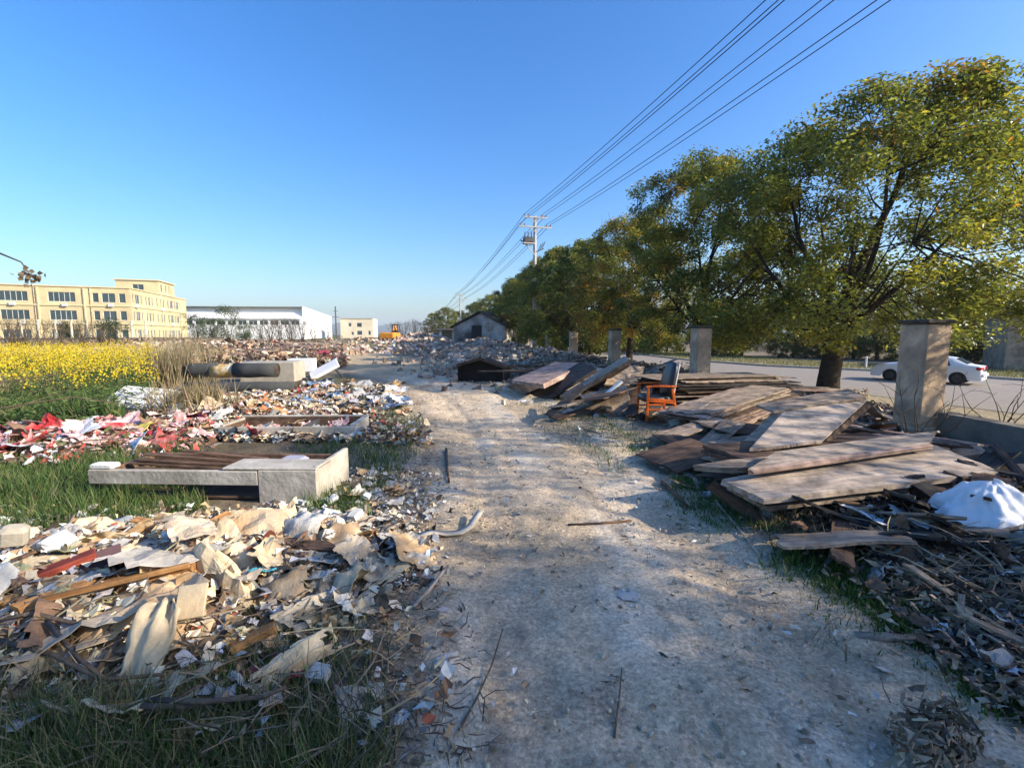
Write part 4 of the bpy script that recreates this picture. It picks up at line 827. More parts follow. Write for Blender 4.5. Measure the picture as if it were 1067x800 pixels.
# the near stack of big sheets
PB = 'big weathered sheet in the near pile beside the gate pillar'; GB = 'sheets of the near pile'
stack((4.15, 4.55), 12, 6, 2.4, 1.0, .03, ['brownwood', 'darkboard', 'greywood', 'pinkwood'], PB, GB, jx=.16, jy=.1, jr=4, base=h(4.15, 4.55)+.0, wob=.018)
zt = h(4.15, 4.55)+.27
def quadpanel(pts, t, m, label, name='plywood_board', cat='board', warp=.006, group=None):
    """a sheet spanned by four world corners, given thickness t"""
    pts = [Vector(p_) for p_ in pts]; b = MB(); nx, ny = 44, 12; rg = random.Random(len(label)); c = sum(pts, Vector())/4
    n = (pts[1]-pts[0]).cross(pts[3]-pts[0]).normalized(); n = n if n.z > 0 else -n; ex = (pts[1]-pts[0]).normalized(); ey = n.cross(ex); q = Matrix((ex, ey, n)).transposed(); qi = q.inverted()
    for s in (0, 1):
        for j in range(ny+1):
            for i in range(nx+1):
                u, v = i/nx, j/ny; p_ = pts[0]*(1-u)*(1-v)+pts[1]*u*(1-v)+pts[2]*u*v+pts[3]*(1-u)*v
                rag_ = .006*rg.uniform(-1, 1)*(1+5*(rg.random() < .10))*(1 if (i in (0, nx) or j in (0, ny)) else 0); d = n*(warp*math.sin(u*4+v*2+len(label))-s*t)+(c-p_)*rag_
                b.v.append(tuple(qi @ (p_+d-c)))
    N = (nx+1)*(ny+1); I = lambda i, j, k=0: k*N+j*(nx+1)+i
    for j in range(ny):
        for i in range(nx): b.f += [(I(i, j), I(i+1, j), I(i+1, j+1), I(i, j+1)), (I(i, j, 1), I(i, j+1, 1), I(i+1, j+1, 1), I(i+1, j, 1))]
    for i in range(nx): b.f += [(I(i, 0), I(i, 0, 1), I(i+1, 0, 1), I(i+1, 0)), (I(i, ny), I(i+1, ny), I(i+1, ny, 1), I(i, ny, 1))]
    for j in range(ny): b.f += [(I(0, j), I(0, j+1), I(0, j+1, 1), I(0, j, 1)), (I(nx, j), I(nx, j, 1), I(nx, j+1, 1), I(nx, j+1))]
    me = b.mesh('panel'); me.materials.append(M[m]); o = bpy.data.objects.new(name, me); COL.objects.link(o); o.matrix_world = Matrix.Translation(c) @ q.to_4x4(); tag(o, label, cat, group); return o
quadpanel([G(796, 519, .36), G(1043, 492, .38), G(966, 460, .46), G(752, 499, .38)], .045, 'palewood', 'broad dusty pale sheet lying flat on top of the near pile, widest in view')
quadpanel([G(800, 527, .27), G(1030, 500, .30), G(960, 470, .36), G(758, 506, .28)], .04, 'greywood', 'grey sheet just under the broad pale one, edges showing')
quadpanel([G(745, 500, .30), G(800, 540, .10), G(788, 545, .05), G(738, 506, .2)], .03, 'brownwood', 'brown edge board leaning on the track side corner of the near pile')
quadpanel([G(780, 488, .48), G(968, 462, .52), G(975, 449, .55), G(808, 470, .52)], .06, 'palewood', 'narrow pale door with reddish edge laid over the broad sheet')
quadpanel([G(781, 491, .46), G(968, 465, .50), G(969, 462, .53), G(781, 488, .49)], .04, 'pinkwood', 'reddish timber along the front of the narrow pale door')
quadpanel([G(722, 485, .40), G(782, 487, .42), G(800, 476, .42), G(760, 478, .42)], .05, 'greywood', 'short grey board end sticking out beside the reddish timber')
quadpanel([G(781, 467, .42), G(856, 460, .44), G(904, 416, .70), G(816, 429, .62)], .03, 'palewood', 'large pale sheet tilted up behind the narrow pale door', warp=.01)
quadpanel([G(852, 466, .34), G(864, 462, .34), G(912, 420, .58), G(905, 418, .62)], .05, 'brownwood', 'brown broken edge strip along the tilted pale sheet')
quadpanel([G(806, 428, .63), G(902, 414, .74), G(884, 405, .80), G(788, 421, .66)], .03, 'greywood', 'grey ribbed sheet leaning behind the tilted pale sheet')
quadpanel([G(760, 474, .25), G(778, 476, .28), G(818, 428, .62), G(806, 428, .6)], .04, 'greywood', 'narrow grey strip wedged between the long low stack and the tilted sheet')
GL = 'thin weathered sheet strewn over the bank between the near pile and the long low stack'
for i in range(20):
    px, py = random.uniform(720, 960), random.uniform(425, 486); q = G(px, py, .3)
    px = max(px, 735+(py-440)*.85)
    me = pmesh(random.choice((.9, 1.3, 1.8)), random.choice((.3, .45, .7)), .018, random.choice(['greywood', 'palewood', 'brownwood', 'darkboard', 'pinkwood', 'greywood']), i % 2)
    put('plywood_board', me, (q.x, q.y+.35, h(q.x, q.y)+.05+.26*random.random()), R(random.uniform(-10, 50)), random.uniform(-.13, .13), random.uniform(-.16, .12), GL, 'board', 'sheets strewn over the bank')
GL2 = 'thin board lying among the leaning sheets past the orange chair'
for i in range(34):
    px, py = random.uniform(575, 690), random.uniform(384, 420); q = G(px, py, .3)
    me = pmesh(random.choice((1.2, 1.8, 2.4)), random.choice((.2, .4, .7)), .02, random.choice(['greywood', 'palewood', 'brownwood', 'darkboard', 'greywood']), i % 2)
    put('plywood_board', me, (q.x+.3, q.y, h(q.x, q.y)+.05+.4*random.random()), R(random.uniform(0, 70)), random.uniform(-.2, .2), random.uniform(-.25, .1), GL2, 'board', 'boards past the orange chair')
# leaning panels and long beam past the chair
quadpanel([G(604, 412, .25), G(624, 434, .03), G(660, 431, .04), G(652, 401, .55)], .03, 'greywood', 'grey flat board propped against the stack, left of the orange chair from the track')
quadpanel([G(583, 412, .12), G(590, 414, .10), G(657, 374, 1.05), G(650, 371, 1.08)], .10, 'palewood', 'long narrow plank sloping up from the track toward the third pillar')
quadpanel([G(586, 414, .05), G(612, 408, .15), G(655, 380, .85), G(650, 375, 1.0)], .05, 'brownwood', 'brown board hanging below the long sloping plank')
quadpanel([G(552, 408, .06), G(568, 416, .02), G(622, 384, .75), G(606, 376, .85)], .08, 'darkboard', 'dark rough sheet on edge behind the long sloping plank')
quadpanel([G(533, 396, .35), G(566, 400, .42), G(612, 378, .75), G(578, 377, .75)], .12, 'pinkwood', 'pinkish thick board lying on the pile past the dark cabinet')
quadpanel([G(528, 402, .12), G(545, 410, .02), G(566, 402, .35), G(538, 398, .35)], .05, 'greywood', 'small tilted board at the foot of the pinkish thick board')
b = MB(); b.tube([G(627, 415, .25), G(648, 397, .62)], .045, 12); tag(b.build('plastic_pipe', M['white']), 'white pipe resting on the propped grey board near the orange chair', 'pipe')
quadpanel([G(630, 400, .4), G(665, 402, .3), G(672, 382, .75), G(640, 380, .8)], .04, 'greywood', 'grey sheet leaning at the back beside the orange chair')
GQ = 'thin plank in the loose pile between the dark cabinet and the sloping plank'
for i in range(26):
    px, py = random.uniform(520, 600), random.uniform(374, 388); q = G(px, py, .45); me = pmesh(random.choice((1.6, 2.2, 2.8)), random.choice((.1, .18, .3)), .03, random.choice(['greywood', 'palewood', 'brownwood', 'darkboard']), i % 2)
    put('wooden_plank', me, (q.x, q.y, .12+.55*random.random()), R(random.uniform(-25, 35)), random.uniform(-.2, .2), random.uniform(-.16, .16), GQ, 'plank', 'planks by the dark cabinet')
GQ2 = 'broken plank in the jumble behind the near pile of sheets'
for i in range(30):
    px, py = random.uniform(870, 985), random.uniform(420, 462); q = G(px, py, .3); me = pmesh(random.choice((.5, .9, 1.3)), random.choice((.08, .15, .25)), .025, random.choice(['greywood', 'palewood', 'brownwood', 'darkboard', 'pinkwood']), i % 2)
    put('wooden_plank', me, (q.x, q.y, h(q.x, q.y)+.04+.32*random.random()), random.uniform(0, 3.14), random.uniform(-.4, .4), random.uniform(-.35, .35), GQ2, 'plank', 'planks behind the near pile')
GQ3 = 'short broken board among the dark debris below the near pile of sheets'
for i in range(46):
    px, py = random.uniform(830, 1062), random.uniform(508, 572); q = G(px, py, .15); me = pmesh(random.choice((.3, .5, .8)), random.choice((.07, .14, .24)), .02, random.choice(['greywood', 'brownwood', 'darkboard', 'darkboard', 'brownwood']), i % 2)
    put('wooden_plank', me, (q.x, q.y, h(q.x, q.y)+.03+.14*random.random()), random.uniform(0, 3.14), random.uniform(-.45, .45), random.uniform(-.4, .4), GQ3, 'plank', 'boards below the near pile')
GQ4 = 'pinkish plank in the flat pile beyond the concrete block'
for i in range(24):
    px, py = random.uniform(268, 342), random.uniform(366, 376); q = G(px, py); me = pmesh(random.choice((2.2, 3.0, 3.6)), random.choice((.2, .35)), .05, random.choice(['pinkwood', 'palewood', 'brownwood', 'pinkwood']), i % 2)
    put('wooden_plank', me, (q.x, q.y, h(q.x, q.y)+.1+.5*random.random()), R(random.uniform(-20, 20)), random.uniform(-.08, .08), random.uniform(-.08, .08), GQ4, 'plank', 'planks beyond the concrete block')
# ------------------------------------------------------------------ rubbish: sheets, cloths, boxes
def sheet_mesh(seed, w_=1., l=1., n=11, fold=.09, ragged=.22, curl=0.):
    rg = random.Random(seed); vs = []; o = Vector((rg.uniform(0, 99), rg.uniform(0, 99), seed))
    cr = [(rg.uniform(0, 3.14), rg.uniform(-.4, .4), rg.uniform(-1.3, 1.3)*fold*2.6) for _ in range(5)]
    for j in range(n+1):
        for i in range(n+1):
            u, v = i/n-.5, j/n-.5
            z = sum(a*abs(u*math.cos(t)+v*math.sin(t)-d) for t, d, a in cr)*.8+fold*1.3*mnoise.noise(Vector((u*3.4, v*3.4, 0))+o)+fold*.6*mnoise.noise(Vector((u*8, v*8, 3))+o)+curl*(u*u*2+v*v*.4)
            k = 1+ragged*(mnoise.noise(Vector((math.atan2(v, u)*1.2, 9, 0))+o))
            vs.append((u*w_*k+.03*mnoise.noise(Vector((u*6, v*6, 7))+o), v*l*k+.03*mnoise.noise(Vector((u*6, v*6, 17))+o), z))
    zm = sum(v[2] for v in vs)/len(vs); vs = [(a, b_, c-zm) for a, b_, c in vs]
    fs = [(j*(n+1)+i, j*(n+1)+i+1, (j+1)*(n+1)+i+1, (j+1)*(n+1)+i) for j in range(n) for i in range(n)]
    def out(f):
        cx = sum(vs[i][0] for i in f)/4/w_; cy = sum(vs[i][1] for i in f)/4/l
        return max(abs(cx), abs(cy)) > .5*(1-ragged*(.5+.9*mnoise.noise(Vector((cx*3.3, cy*3.3, 30))+o)))
    keep = [f for f in fs if not (ragged and out(f))] or fs
    th = .006; N = len(vs); vs2 = vs+[(a, b_, c-th) for a, b_, c in vs]; ed = {}
    for f in keep:
        for a, b_ in zip(f, f[1:]+f[:1]): ed[(a, b_)] = 1
    fin = keep+[tuple(i+N for i in reversed(f)) for f in keep]+[(b_, a, a+N, b_+N) for (a, b_) in ed if (b_, a) not in ed]
    used = sorted({i for f in fin for i in f}); mp = {k: i for i, k in enumerate(used)}
    b = MB(); b.add([vs2[i] for i in used], [tuple(mp[i] for i in f) for f in fin]); return b.mesh('sheet', seed % 3 == 0)
SH = [sheet_mesh(100+i, 1, [1, .7, .5, 1.2, .35, .8][i % 6], fold=[.05, .09, .14, .07][i % 4], ragged=[.12, .3, .22][i % 3], curl=[0, .12, -.1, .25, 0][i % 5]) for i in range(16)]
for i, me in enumerate(SH): me.materials.append(M['cream_paper'])
def chunk_mesh(seed):
    rg = random.Random(seed); b = MB(); b.box((0, 0, 0), (1, 1, 1), None, .12); b.v = [(x*(1+.2*rg.uniform(-1, 1)), y*(1+.2*rg.uniform(-1, 1)), z*(1+.2*rg.uniform(-1, 1))) for x, y, z in b.v]; me = b.mesh('chunk'); me.materials.append(M['foam']); return me
CH = [chunk_mesh(i) for i in range(6)]
SL = [panel_mesh(300+i, 1, .12, .035, .02, 8, 2) for i in range(3)]
for me in SL: me.materials.append(M['brownwood'])
def item(name, me, x, y, z, s, rot, m, label, cat, group):
    o = bpy.data.objects.new(name, me); COL.objects.link(o); o.location = (x, y, z); o.rotation_euler = rot; o.scale = s if hasattr(s, '__len__') else (s, s, s)
    o.material_slots[0].link = 'OBJECT'; o.material_slots[0].material = M[m]; tag(o, label, cat, group); return o
def scatter(n, region, kinds, where, smin, smax, lift=.05, tilt=.35, dens=None):
    """kinds: (name, meshes, material, colour word, noun, weight)"""
    for _ in range(n):
        for _t in range(40):
            px, py = region(); q = G(px, py); x, y = q.x, q.y
            if dens is None or random.random() < dens(px, py): break
        k = random.choices(kinds, [a[5] for a in kinds])[0]; s = random.uniform(smin, smax)
        sc = (s, s, s) if k[1] is not CH else (s*random.uniform(.4, .9), s*random.uniform(.3, .8), s*random.uniform(.2, .5))
        if k[1] is SL: sc = (s*random.uniform(1.2, 2.6),)*3
        item(k[0], random.choice(k[1]), x, y, h(x, y)+lift*random.random()+.02+(sc[2]*.25 if k[1] is CH else 0), sc, (random.gauss(0, tilt), random.gauss(0, tilt), random.uniform(0, 6.28)), k[2], k[3]+' '+k[4]+' '+where, k[4].split()[-1], k[3]+' '+k[4]+'s '+where)
WP = [('wallpaper_sheet', SH, 'cream_paper', 'torn cream', 'wallpaper sheet', 5), ('paper_sheet', SH, 'white_paper', 'crumpled white', 'paper sheet', 3), ('cardboard_piece', SH, 'tan_card', 'bent tan', 'cardboard piece', 2.2), ('roofing_felt_scrap', SH, 'grey_paper', 'dusty grey', 'paper sheet', 2), ('plaster_chunk', CH, 'foam', 'pale', 'plaster chunk', 1),
      ('wood_scrap', SL, 'brownwood', 'brown', 'wood scrap', 1.2), ('cloth_scrap', SH, 'beige_cloth', 'beige', 'cloth scrap', 1.5), ('rubbish_scrap', SH, 'brown_scrap', 'brown', 'rubbish scrap', 1.3), ('wood_scrap', SL, 'orangebeam', 'orange', 'wood splinter', .7), ('rubbish_scrap', SH, 'olive_scrap', 'olive', 'rubbish scrap', .6)]
def band(x0, x1, y0, y1): return lambda: (random.uniform(x0, x1), random.uniform(y0, y1))
def dens_near(px, py):          # the near heap thins out toward the track and the dark grass in the corner
    e = 1-sstep(250, 460, px+.35*(py-600)); e2 = 1-sstep(640, 745, py-.3*max(0, 260-px)); return float(e*e2)+.03
scatter(290, band(-160, 440, 545, 790), WP, 'in the near rubbish heap beside the track', .07, .36, .07, .19, dens_near)
scatter(34, band(-120, 400, 560, 700), [a for a in WP if a[2] in ('cream_paper', 'beige_cloth', 'tan_card', 'white_paper', 'grey_paper')], 'in the near rubbish heap beside the track', .36, .62, .09, .13, dens_near)
WG = [a for a in WP if a[2] in ('white_paper', 'grey_paper', 'tan_card', 'foam')]
scatter(70, band(300, 460, 492, 610), WG, 'strewn between the grey furniture shell and the track', .06, .2, .05, .3, lambda px, py: float(1-sstep(390, 470, px))+.05)
WM = [('paper_sheet', SH, 'white_paper', 'white', 'paper scrap', 2.2), ('wallpaper_scrap', SH, 'cream_paper', 'cream', 'paper scrap', 3.4), ('cloth_scrap', SH, 'pink_cloth', 'pink', 'cloth scrap', 1.2), ('cloth_scrap', SH, 'red_cloth', 'red', 'cloth scrap', .8), ('rubbish_scrap', SH, 'brown_scrap', 'brown', 'rubbish scrap', 3), ('rubbish_scrap', SH, 'black_scrap', 'black', 'plastic scrap', 1.5), ('cardboard_piece', SH, 'tan_card', 'tan', 'cardboard scrap', 2), ('cloth_scrap', SH, 'blue_cloth', 'blue', 'cloth scrap', .25), ('roofing_felt_scrap', SH, 'grey_paper', 'grey', 'paper scrap', 2), ('rubbish_scrap', SH, 'orange_scrap', 'orange', 'rubbish scrap', .7)]
scatter(230, band(190, 440, 408, 462), WM, 'in the litter field by the carpet rolls', .16, .42, .08, .35, lambda px, py: float(1-sstep(300, 400, px-1.1*(py-410))))
WF = [('cloth_scrap', SH, 'pink_cloth', 'pale pink', 'cloth', 4), ('cloth_scrap', SH, 'red_cloth', 'bright red', 'cloth', 3), ('plastic_film', SH, 'white_film', 'white', 'plastic film', 3), ('rubbish_scrap', SH, 'brown_scrap', 'brown', 'rag', 2), ('rubbish_scrap', SH, 'yellow_scrap', 'yellow', 'wrapper', .4)]
scatter(150, band(-90, 215, 436, 484), WF, 'strewn in the red and pink patch by the grass', .2, .55, .1, .3, lambda px, py: float(np.exp(-((py-(474-.09*px))/13)**2)))
WB = [('cloth_scrap', SH, 'lilac_cloth', 'lilac', 'sheeting', 2.2), ('cloth_scrap', SH, 'blue_cloth', 'blue', 'sheeting', 1.2), ('plastic_film', SH, 'white_film', 'white', 'sheeting', .6), ('roofing_felt_scrap', SH, 'grey_paper', 'grey', 'sheeting', 3), ('cardboard_piece', SH, 'tan_card', 'tan', 'sheeting', 1.4)]
scatter(90, band(310, 420, 398, 428), WB, 'spread along the track verge past the tray', .25, .7, .05, .15)
scatter(60, band(215, 345, 362, 382), [('rubbish_scrap', SH, 'brown_scrap', 'brown', 'rubbish scrap', 3), ('cardboard_piece', SH, 'tan_card', 'tan', 'cardboard piece', 2), ('paper_sheet', SH, 'white_paper', 'white', 'paper piece', 1.5), ('rubbish_scrap', SH, 'maroon_cloth', 'purple brown', 'rag', 1)], 'on the far debris ridge', .4, .9, .5, .3)
WR = [('plastic_film', SH, 'white_film', 'white', 'plastic scrap', 2), ('cardboard_piece', SH, 'tan_card', 'tan', 'bark like scrap', 2), ('rubbish_scrap', SH, 'brown_scrap', 'brown', 'scrap', 4), ('rubbish_scrap', SH, 'black_scrap', 'black', 'scrap', 3), ('roofing_felt_scrap', SH, 'grey_paper', 'grey', 'scrap', 2), ('wood_scrap', SL, 'greywood', 'grey', 'wood splinter', 2.5), ('wood_scrap', SL, 'palewood', 'pale', 'wood splinter', 1.2)]
scatter(220, band(850, 1150, 535, 720), WR, 'in the dark debris by the low wall', .08, .26, .08, .4, lambda px, py: float(sstep(-40, 60, (px-850)-(py-570)*1.3)))
scatter(50, band(560, 760, 395, 520), [('plastic_film', SH, 'white_film', 'small white', 'paper bit', 2), ('wood_scrap', SL, 'greywood', 'grey', 'wood chip', 2), ('cardboard_piece', SH, 'tan_card', 'tan', 'scrap', 1)], 'on the verge before the board stacks', .06, .2, .02, .2, lambda px, py: float(np.exp(-((px-(560+(py-395)*1.45+10))/35)**2)))
# named pieces one can point at
def flat(name, m, px, py, s, rz, tilt, label, cat, k=0, lift=.04, sc=None):
    q = G(px, py); return item(name, SH[k], q.x, q.y, h(q.x, q.y)+lift, sc or s, (R(tilt[0]), R(tilt[1]), R(rz)), m, label, cat, None)
flat('cardboard_box', 'tan_card', 432, 590, .32, 20, (15, 25), 'torn tan carton lining at the edge of the near heap by the track', 'cardboard', 3, .08)
flat('paper_sheet', 'white_paper', 317, 582, .34, -30, (28, 0), 'white squarish sheet standing tilted in the near heap', 'paper', 5, .16)
flat('paper_sheet', 'beige_cloth', 205, 608, .26, 40, (12, 10), 'crumpled pale sheet above the long cream cloth', 'paper', 0, .2)
flat('cardboard_piece', 'cream_paper', 305, 715, .40, 35, (18, -10), 'folded cream strip lying over a maroon cloth', 'cardboard', 4, .12, (.40, .34, .5))
flat('cloth_scrap', 'maroon_cloth', 276, 722, .36, 30, (10, 5), 'maroon striped cloth beneath the folded cream strip', 'cloth', 1, .06)
flat('cloth_scrap', 'teal_cloth', 276, 628, .16, 10, (20, 0), 'small teal cloth in the near heap', 'cloth', 2, .12); flat('cloth_scrap', 'black_scrap', 302, 622, .22, 10, (0, 10), 'black rag beside the small teal cloth', 'cloth', 2, .1)
flat('cardboard_piece', 'cream_paper', 318, 660, .36, 55, (14, 10), 'long cream strip pointing at the track from the near heap', 'cardboard', 4, .1, (.42, .36, .4))
flat('cardboard_piece', 'tan_card', 296, 638, .3, 5, (12, -18), 'folded tan sheet just below the small teal cloth', 'cardboard', 5, .12)
flat('cardboard_piece', 'beige_cloth', 370, 600, .3, 80, (35, 10), 'beige folded card standing between heap and track', 'cardboard', 1, .14)
flat('paper_sheet', 'grey_paper', 468, 695, .15, 30, (4, 12), 'grey folded tile of card lying alone on the track', 'paper', 4, .03, (.15, .2, .2)); flat('paper_sheet', 'grey_paper', 657, 621, .14, 70, (0, 0), 'pale square sheet lying flat on the track', 'paper', 0, .015, (.13, .16, .05))
flat('rubbish_scrap', 'black_scrap', 600, 513, .2, 60, (0, 0), 'dark flat scrap lying on the track', 'scrap', 1, .012, (.22, .17, .12)); flat('paper_sheet', 'white_paper', 688, 480, .15, 10, (20, 0), 'small white card on the grassy verge', 'paper', 0, .04, (.13, .12, .1))
flat('paper_sheet', 'white_film', 548, 422, .3, 0, (0, 0), 'white paper scrap at the far edge of the track', 'paper', 2, .05); flat('plastic_piece', 'white_film', 796, 545, .16, 10, (50, 20), 'white plastic cup like scrap by the near pile corner', 'plastic', 3, .1)
for i, (px, py, s) in enumerate([(908, 565, .3), (952, 571, .3), (870, 563, .16)]): flat('plastic_bag', 'plastic', px, py, s, 20*i, (10, 10), ['flat white plastic bag in the dark debris, nearest the track', 'second flat white plastic bag, beside the big bunched bag', 'small white plastic wad in the dark debris'][i], 'plastic bag', [3, 0, 2][i], .1)
# boards, beams in the near heap
quadpanel([G(52, 618, .18), G(130, 604, .2), G(124, 566, .34), G(60, 590, .3)], .02, 'purpleboard', 'purple brown board lying in the near heap', 'wooden_board', 'board')
def beam(p0, p1, w_, t, m, label, name='timber_beam', cat='beam', group=None):
    b = MB(); c = (Vector(p0)+Vector(p1))/2; d = Vector(p1)-Vector(p0); b.box((0, 0, 0), (d.length, w_, t), None, .006); o = b.build(name, M[m]); o.location = c; o.rotation_euler = d.to_track_quat('X', 'Z').to_euler(); tag(o, label, cat, group); return o
beam(G(-60, 640, .2), G(203, 590, .26), .07, .05, 'orangebeam', 'long orange timber running across the near heap'); beam(G(40, 626, .27), G(198, 588, .30), .03, .03, 'orangebeam', 'thin pale orange batten on top of the long orange timber')
beam(G(-40, 668, .16), G(40, 640, .18), .11, .04, 'redboard', 'red painted board end below the long orange timber', 'wooden_board', 'board'); beam(G(22, 606, .26), G(100, 576, .32), .1, .04, 'redboard', 'red board beside the purple brown board', 'wooden_board', 'board'); beam(G(30, 602, .2), G(60, 590, .24), .14, .05, 'orangebeam', 'short rusty orange piece beside the purple brown board', 'wooden_board', 'board')
beam(G(240, 676, .1), G(288, 652, .16), .06, .04, 'orangebeam', 'short orange timber below the folded tan sheet'); slab('grey_block', 18, 588, .22, (.13, .09, .13), (20, 10, 30), M['concrete'], 'grey broken block at the far corner of the near heap', 'block', .02); slab('cream_block', 200, 634, .24, (.13, .02, .16), (-40, 0, 10), M['cream_paper'], 'small cream tile above the long cream cloth', 'tile')
b = MB(); q = G(124, 762); b.tube([(q.x, q.y, -.1), (q.x, q.y, h(q.x, q.y)+.11)], [.045, .043], 12); tag(b.build('tree_stump', M['orangebeam']), 'short sawn wooden stump in the dark grass', 'stump')
# long cream cloth draped over the near heap
b = MB(); p0, p1 = G(176, 626, .34), G(96, 752, .08); nx, ny = 12, 40; ax = (p1-p0); side = Vector((ax.y, -ax.x, 0)).normalized(); rg = random.Random(4)
for j in range(ny+1):
    t = j/ny; c_ = p0.lerp(p1, t); wd = .035+.15*t**.8+.035*math.sin(t*9)+.03*mnoise.noise((t*7, 2, 8)); z = max(h(c_.x, c_.y)+.05, c_.z*(1-t)+t*.1)+.06*math.sin(t*7)
    for i in range(nx+1): u = i/nx-.5; b.v.append((c_.x+side.x*u*wd*2+.02*mnoise.noise((t*9, u*3, 1)), c_.y+side.y*u*wd*2, z+.05*mnoise.noise((u*7, t*4, 5))+.012*math.sin(u*13+t*3+2*math.sin(t*5))))
for j in range(ny):
    for i in range(nx): b.f.append((j*(nx+1)+i, j*(nx+1)+i+1, (j+1)*(nx+1)+i+1, (j+1)*(nx+1)+i))
o = b.build('draped_cloth', M['cream_paper'], None, True); s_ = o.modifiers.new('thick', 'SOLIDIFY'); s_.thickness = .006; tag(o, 'long cream cloth draped down the near heap toward the dark grass', 'cloth')
# the big bunched white bag
b = MB(); n1_, n2_ = 90, 44; rg = random.Random(9); c_ = G(1034, 572); hb = h(c_.x, c_.y)
for j in range(n2_+1):
    for i in range(n1_):
        a = 2*math.pi*i/n1_; t = j/n2_; rr = .33*(t**.75)*(1+.3*mnoise.noise((math.cos(a)*1.6, math.sin(a)*1.6, 2)))+.0; fold = 1+.16*mnoise.noise((math.cos(a)*5, math.sin(a)*5, t*2.5)); z = .27*(1-t**1.25)*(1+.15*mnoise.noise((a, t*4, 1)))+.045*abs(mnoise.noise((math.cos(a)*3, math.sin(a)*3, t*3)))*t+.016*mnoise.noise((math.cos(a)*6*t, math.sin(a)*6*t, t*6))
        b.v.append((rr*fold*math.cos(a)*1.25-.06*(1-t), rr*fold*math.sin(a)*.9, max(z, -.02)))
for j in range(n2_):
    for i in range(n1_): b.f.append((j*n1_+i, j*n1_+(i+1) % n1_, (j+1)*n1_+(i+1) % n1_, (j+1)*n1_+i))
o = b.build('plastic_bag', M['plastic'], None, True); o.location = (c_.x, c_.y, hb+.08); tag(o, 'big bunched white plastic bag heaped on the dark debris by the low wall', 'plastic bag')
# strips and sticks
def strip(pts, w_, m, label, name, cat, t=.012):
    b = MB(); n = len(pts)
    for i, p_ in enumerate(pts):
        p_ = Vector(p_); d = (Vector(pts[min(i+1, n-1)])-Vector(pts[max(i-1, 0)])).normalized(); s = Vector((-d.y, d.x, 0)).normalized()*w_/2*(1-.5*abs(i/(n-1)-.4)); b.v += [tuple(p_-s), tuple(p_+s), tuple(p_+s-Vector((0, 0, t))), tuple(p_-s-Vector((0, 0, t)))]
    for i in range(n-1):
        a = i*4
        for k in range(4): b.f.append((a+k, a+(k+1) % 4, a+4+(k+1) % 4, a+4+k))
    b.f += [(3, 2, 1, 0), ((n-1)*4, (n-1)*4+1, (n-1)*4+2, (n-1)*4+3)]
    return tag(b.build(name, M[m], None, True), label, cat)
gp = lambda px, py, z=.03: (lambda q: Vector((q.x, q.y, h(q.x, q.y)+z)))(G(px, py))
strip([gp(436, 569, .06), gp(450, 565, .07), gp(466, 563, .05), gp(480, 560, .04), gp(490, 555, .05), gp(496, 549, .08), gp(501, 543, .1)], .075, 'white_paper', 'curved white strip reaching from the heap onto the track', 'plastic_strip', 'strip')
strip([gp(892, 665), gp(915, 667), gp(935, 667), gp(960, 668)], .06, 'palewood', 'flat pale strip of wood at the edge of the verge grass', 'wood_strip', 'strip', .02)
def stick(pp, r, m, label, name='stick', cat='stick', group=None):
    return tag(MB().tube(pp, [r*(1-.45*i/(len(pp)-1)) for i in range(len(pp))], 7).build(name, M[m], None, True), label, cat, group)
stick([gp(431, 645), gp(447, 628, .05), gp(467, 602, .06)], .014, 'palewood', 'pale straight stick at the edge of the track beside the heap'); stick([gp(592, 551, .02), gp(625, 549, .025), gp(658, 545, .02)], .016, 'brownwood', 'thin dark stick lying across the track')
stick([gp(690, 505, .03), gp(702, 518, .03), gp(716, 532, .03)], .025, 'brownwood', 'brown branch along the track edge by the verge'); stick([gp(478, 766, .02), gp(496, 735, .02), gp(512, 700, .02), gp(524, 660, .02)], .006, 'deadwood', 'long thin twig lying along the wheel rut'); stick([gp(640, 770, .01), gp(645, 730, .015), gp(648, 698, .01)], .005, 'deadwood', 'short thin twig in the middle of the track')
stick([gp(745, 528, .03), gp(765, 552, .03), gp(790, 582, .03)], .012, 'palewood', 'pale lath along the verge near the pile corner'); stick([gp(985, 660, .05), gp(1005, 652, .05), gp(1022, 662, .05)], .03, 'pinkwood', 'tan piece of log in the dark debris'); stick([gp(465, 470, .03), gp(466, 490, .03), gp(468, 505, .03)], .02, 'brownwood', 'dark crumbly branch beside the track past the furniture shell')
GS = 'dead twig lying in the dark grass of the near corner'
rg = random.Random(12)
for pts in [[(-30, 705), (40, 692), (110, 697), (205, 703)], [(0, 712), (60, 722), (110, 740), (175, 738)], [(55, 700), (85, 722), (112, 742)], [(150, 770), (200, 762), (260, 755)], [(160, 758), (215, 765), (275, 752), (300, 748)], [(95, 742), (130, 700), (180, 672)]]:
    stick([gp(a, c, .12+.05*rg.random()) for a, c in pts], .013, 'deadwood', GS, 'dead_twig', 'twig', 'dead twigs in the near corner')
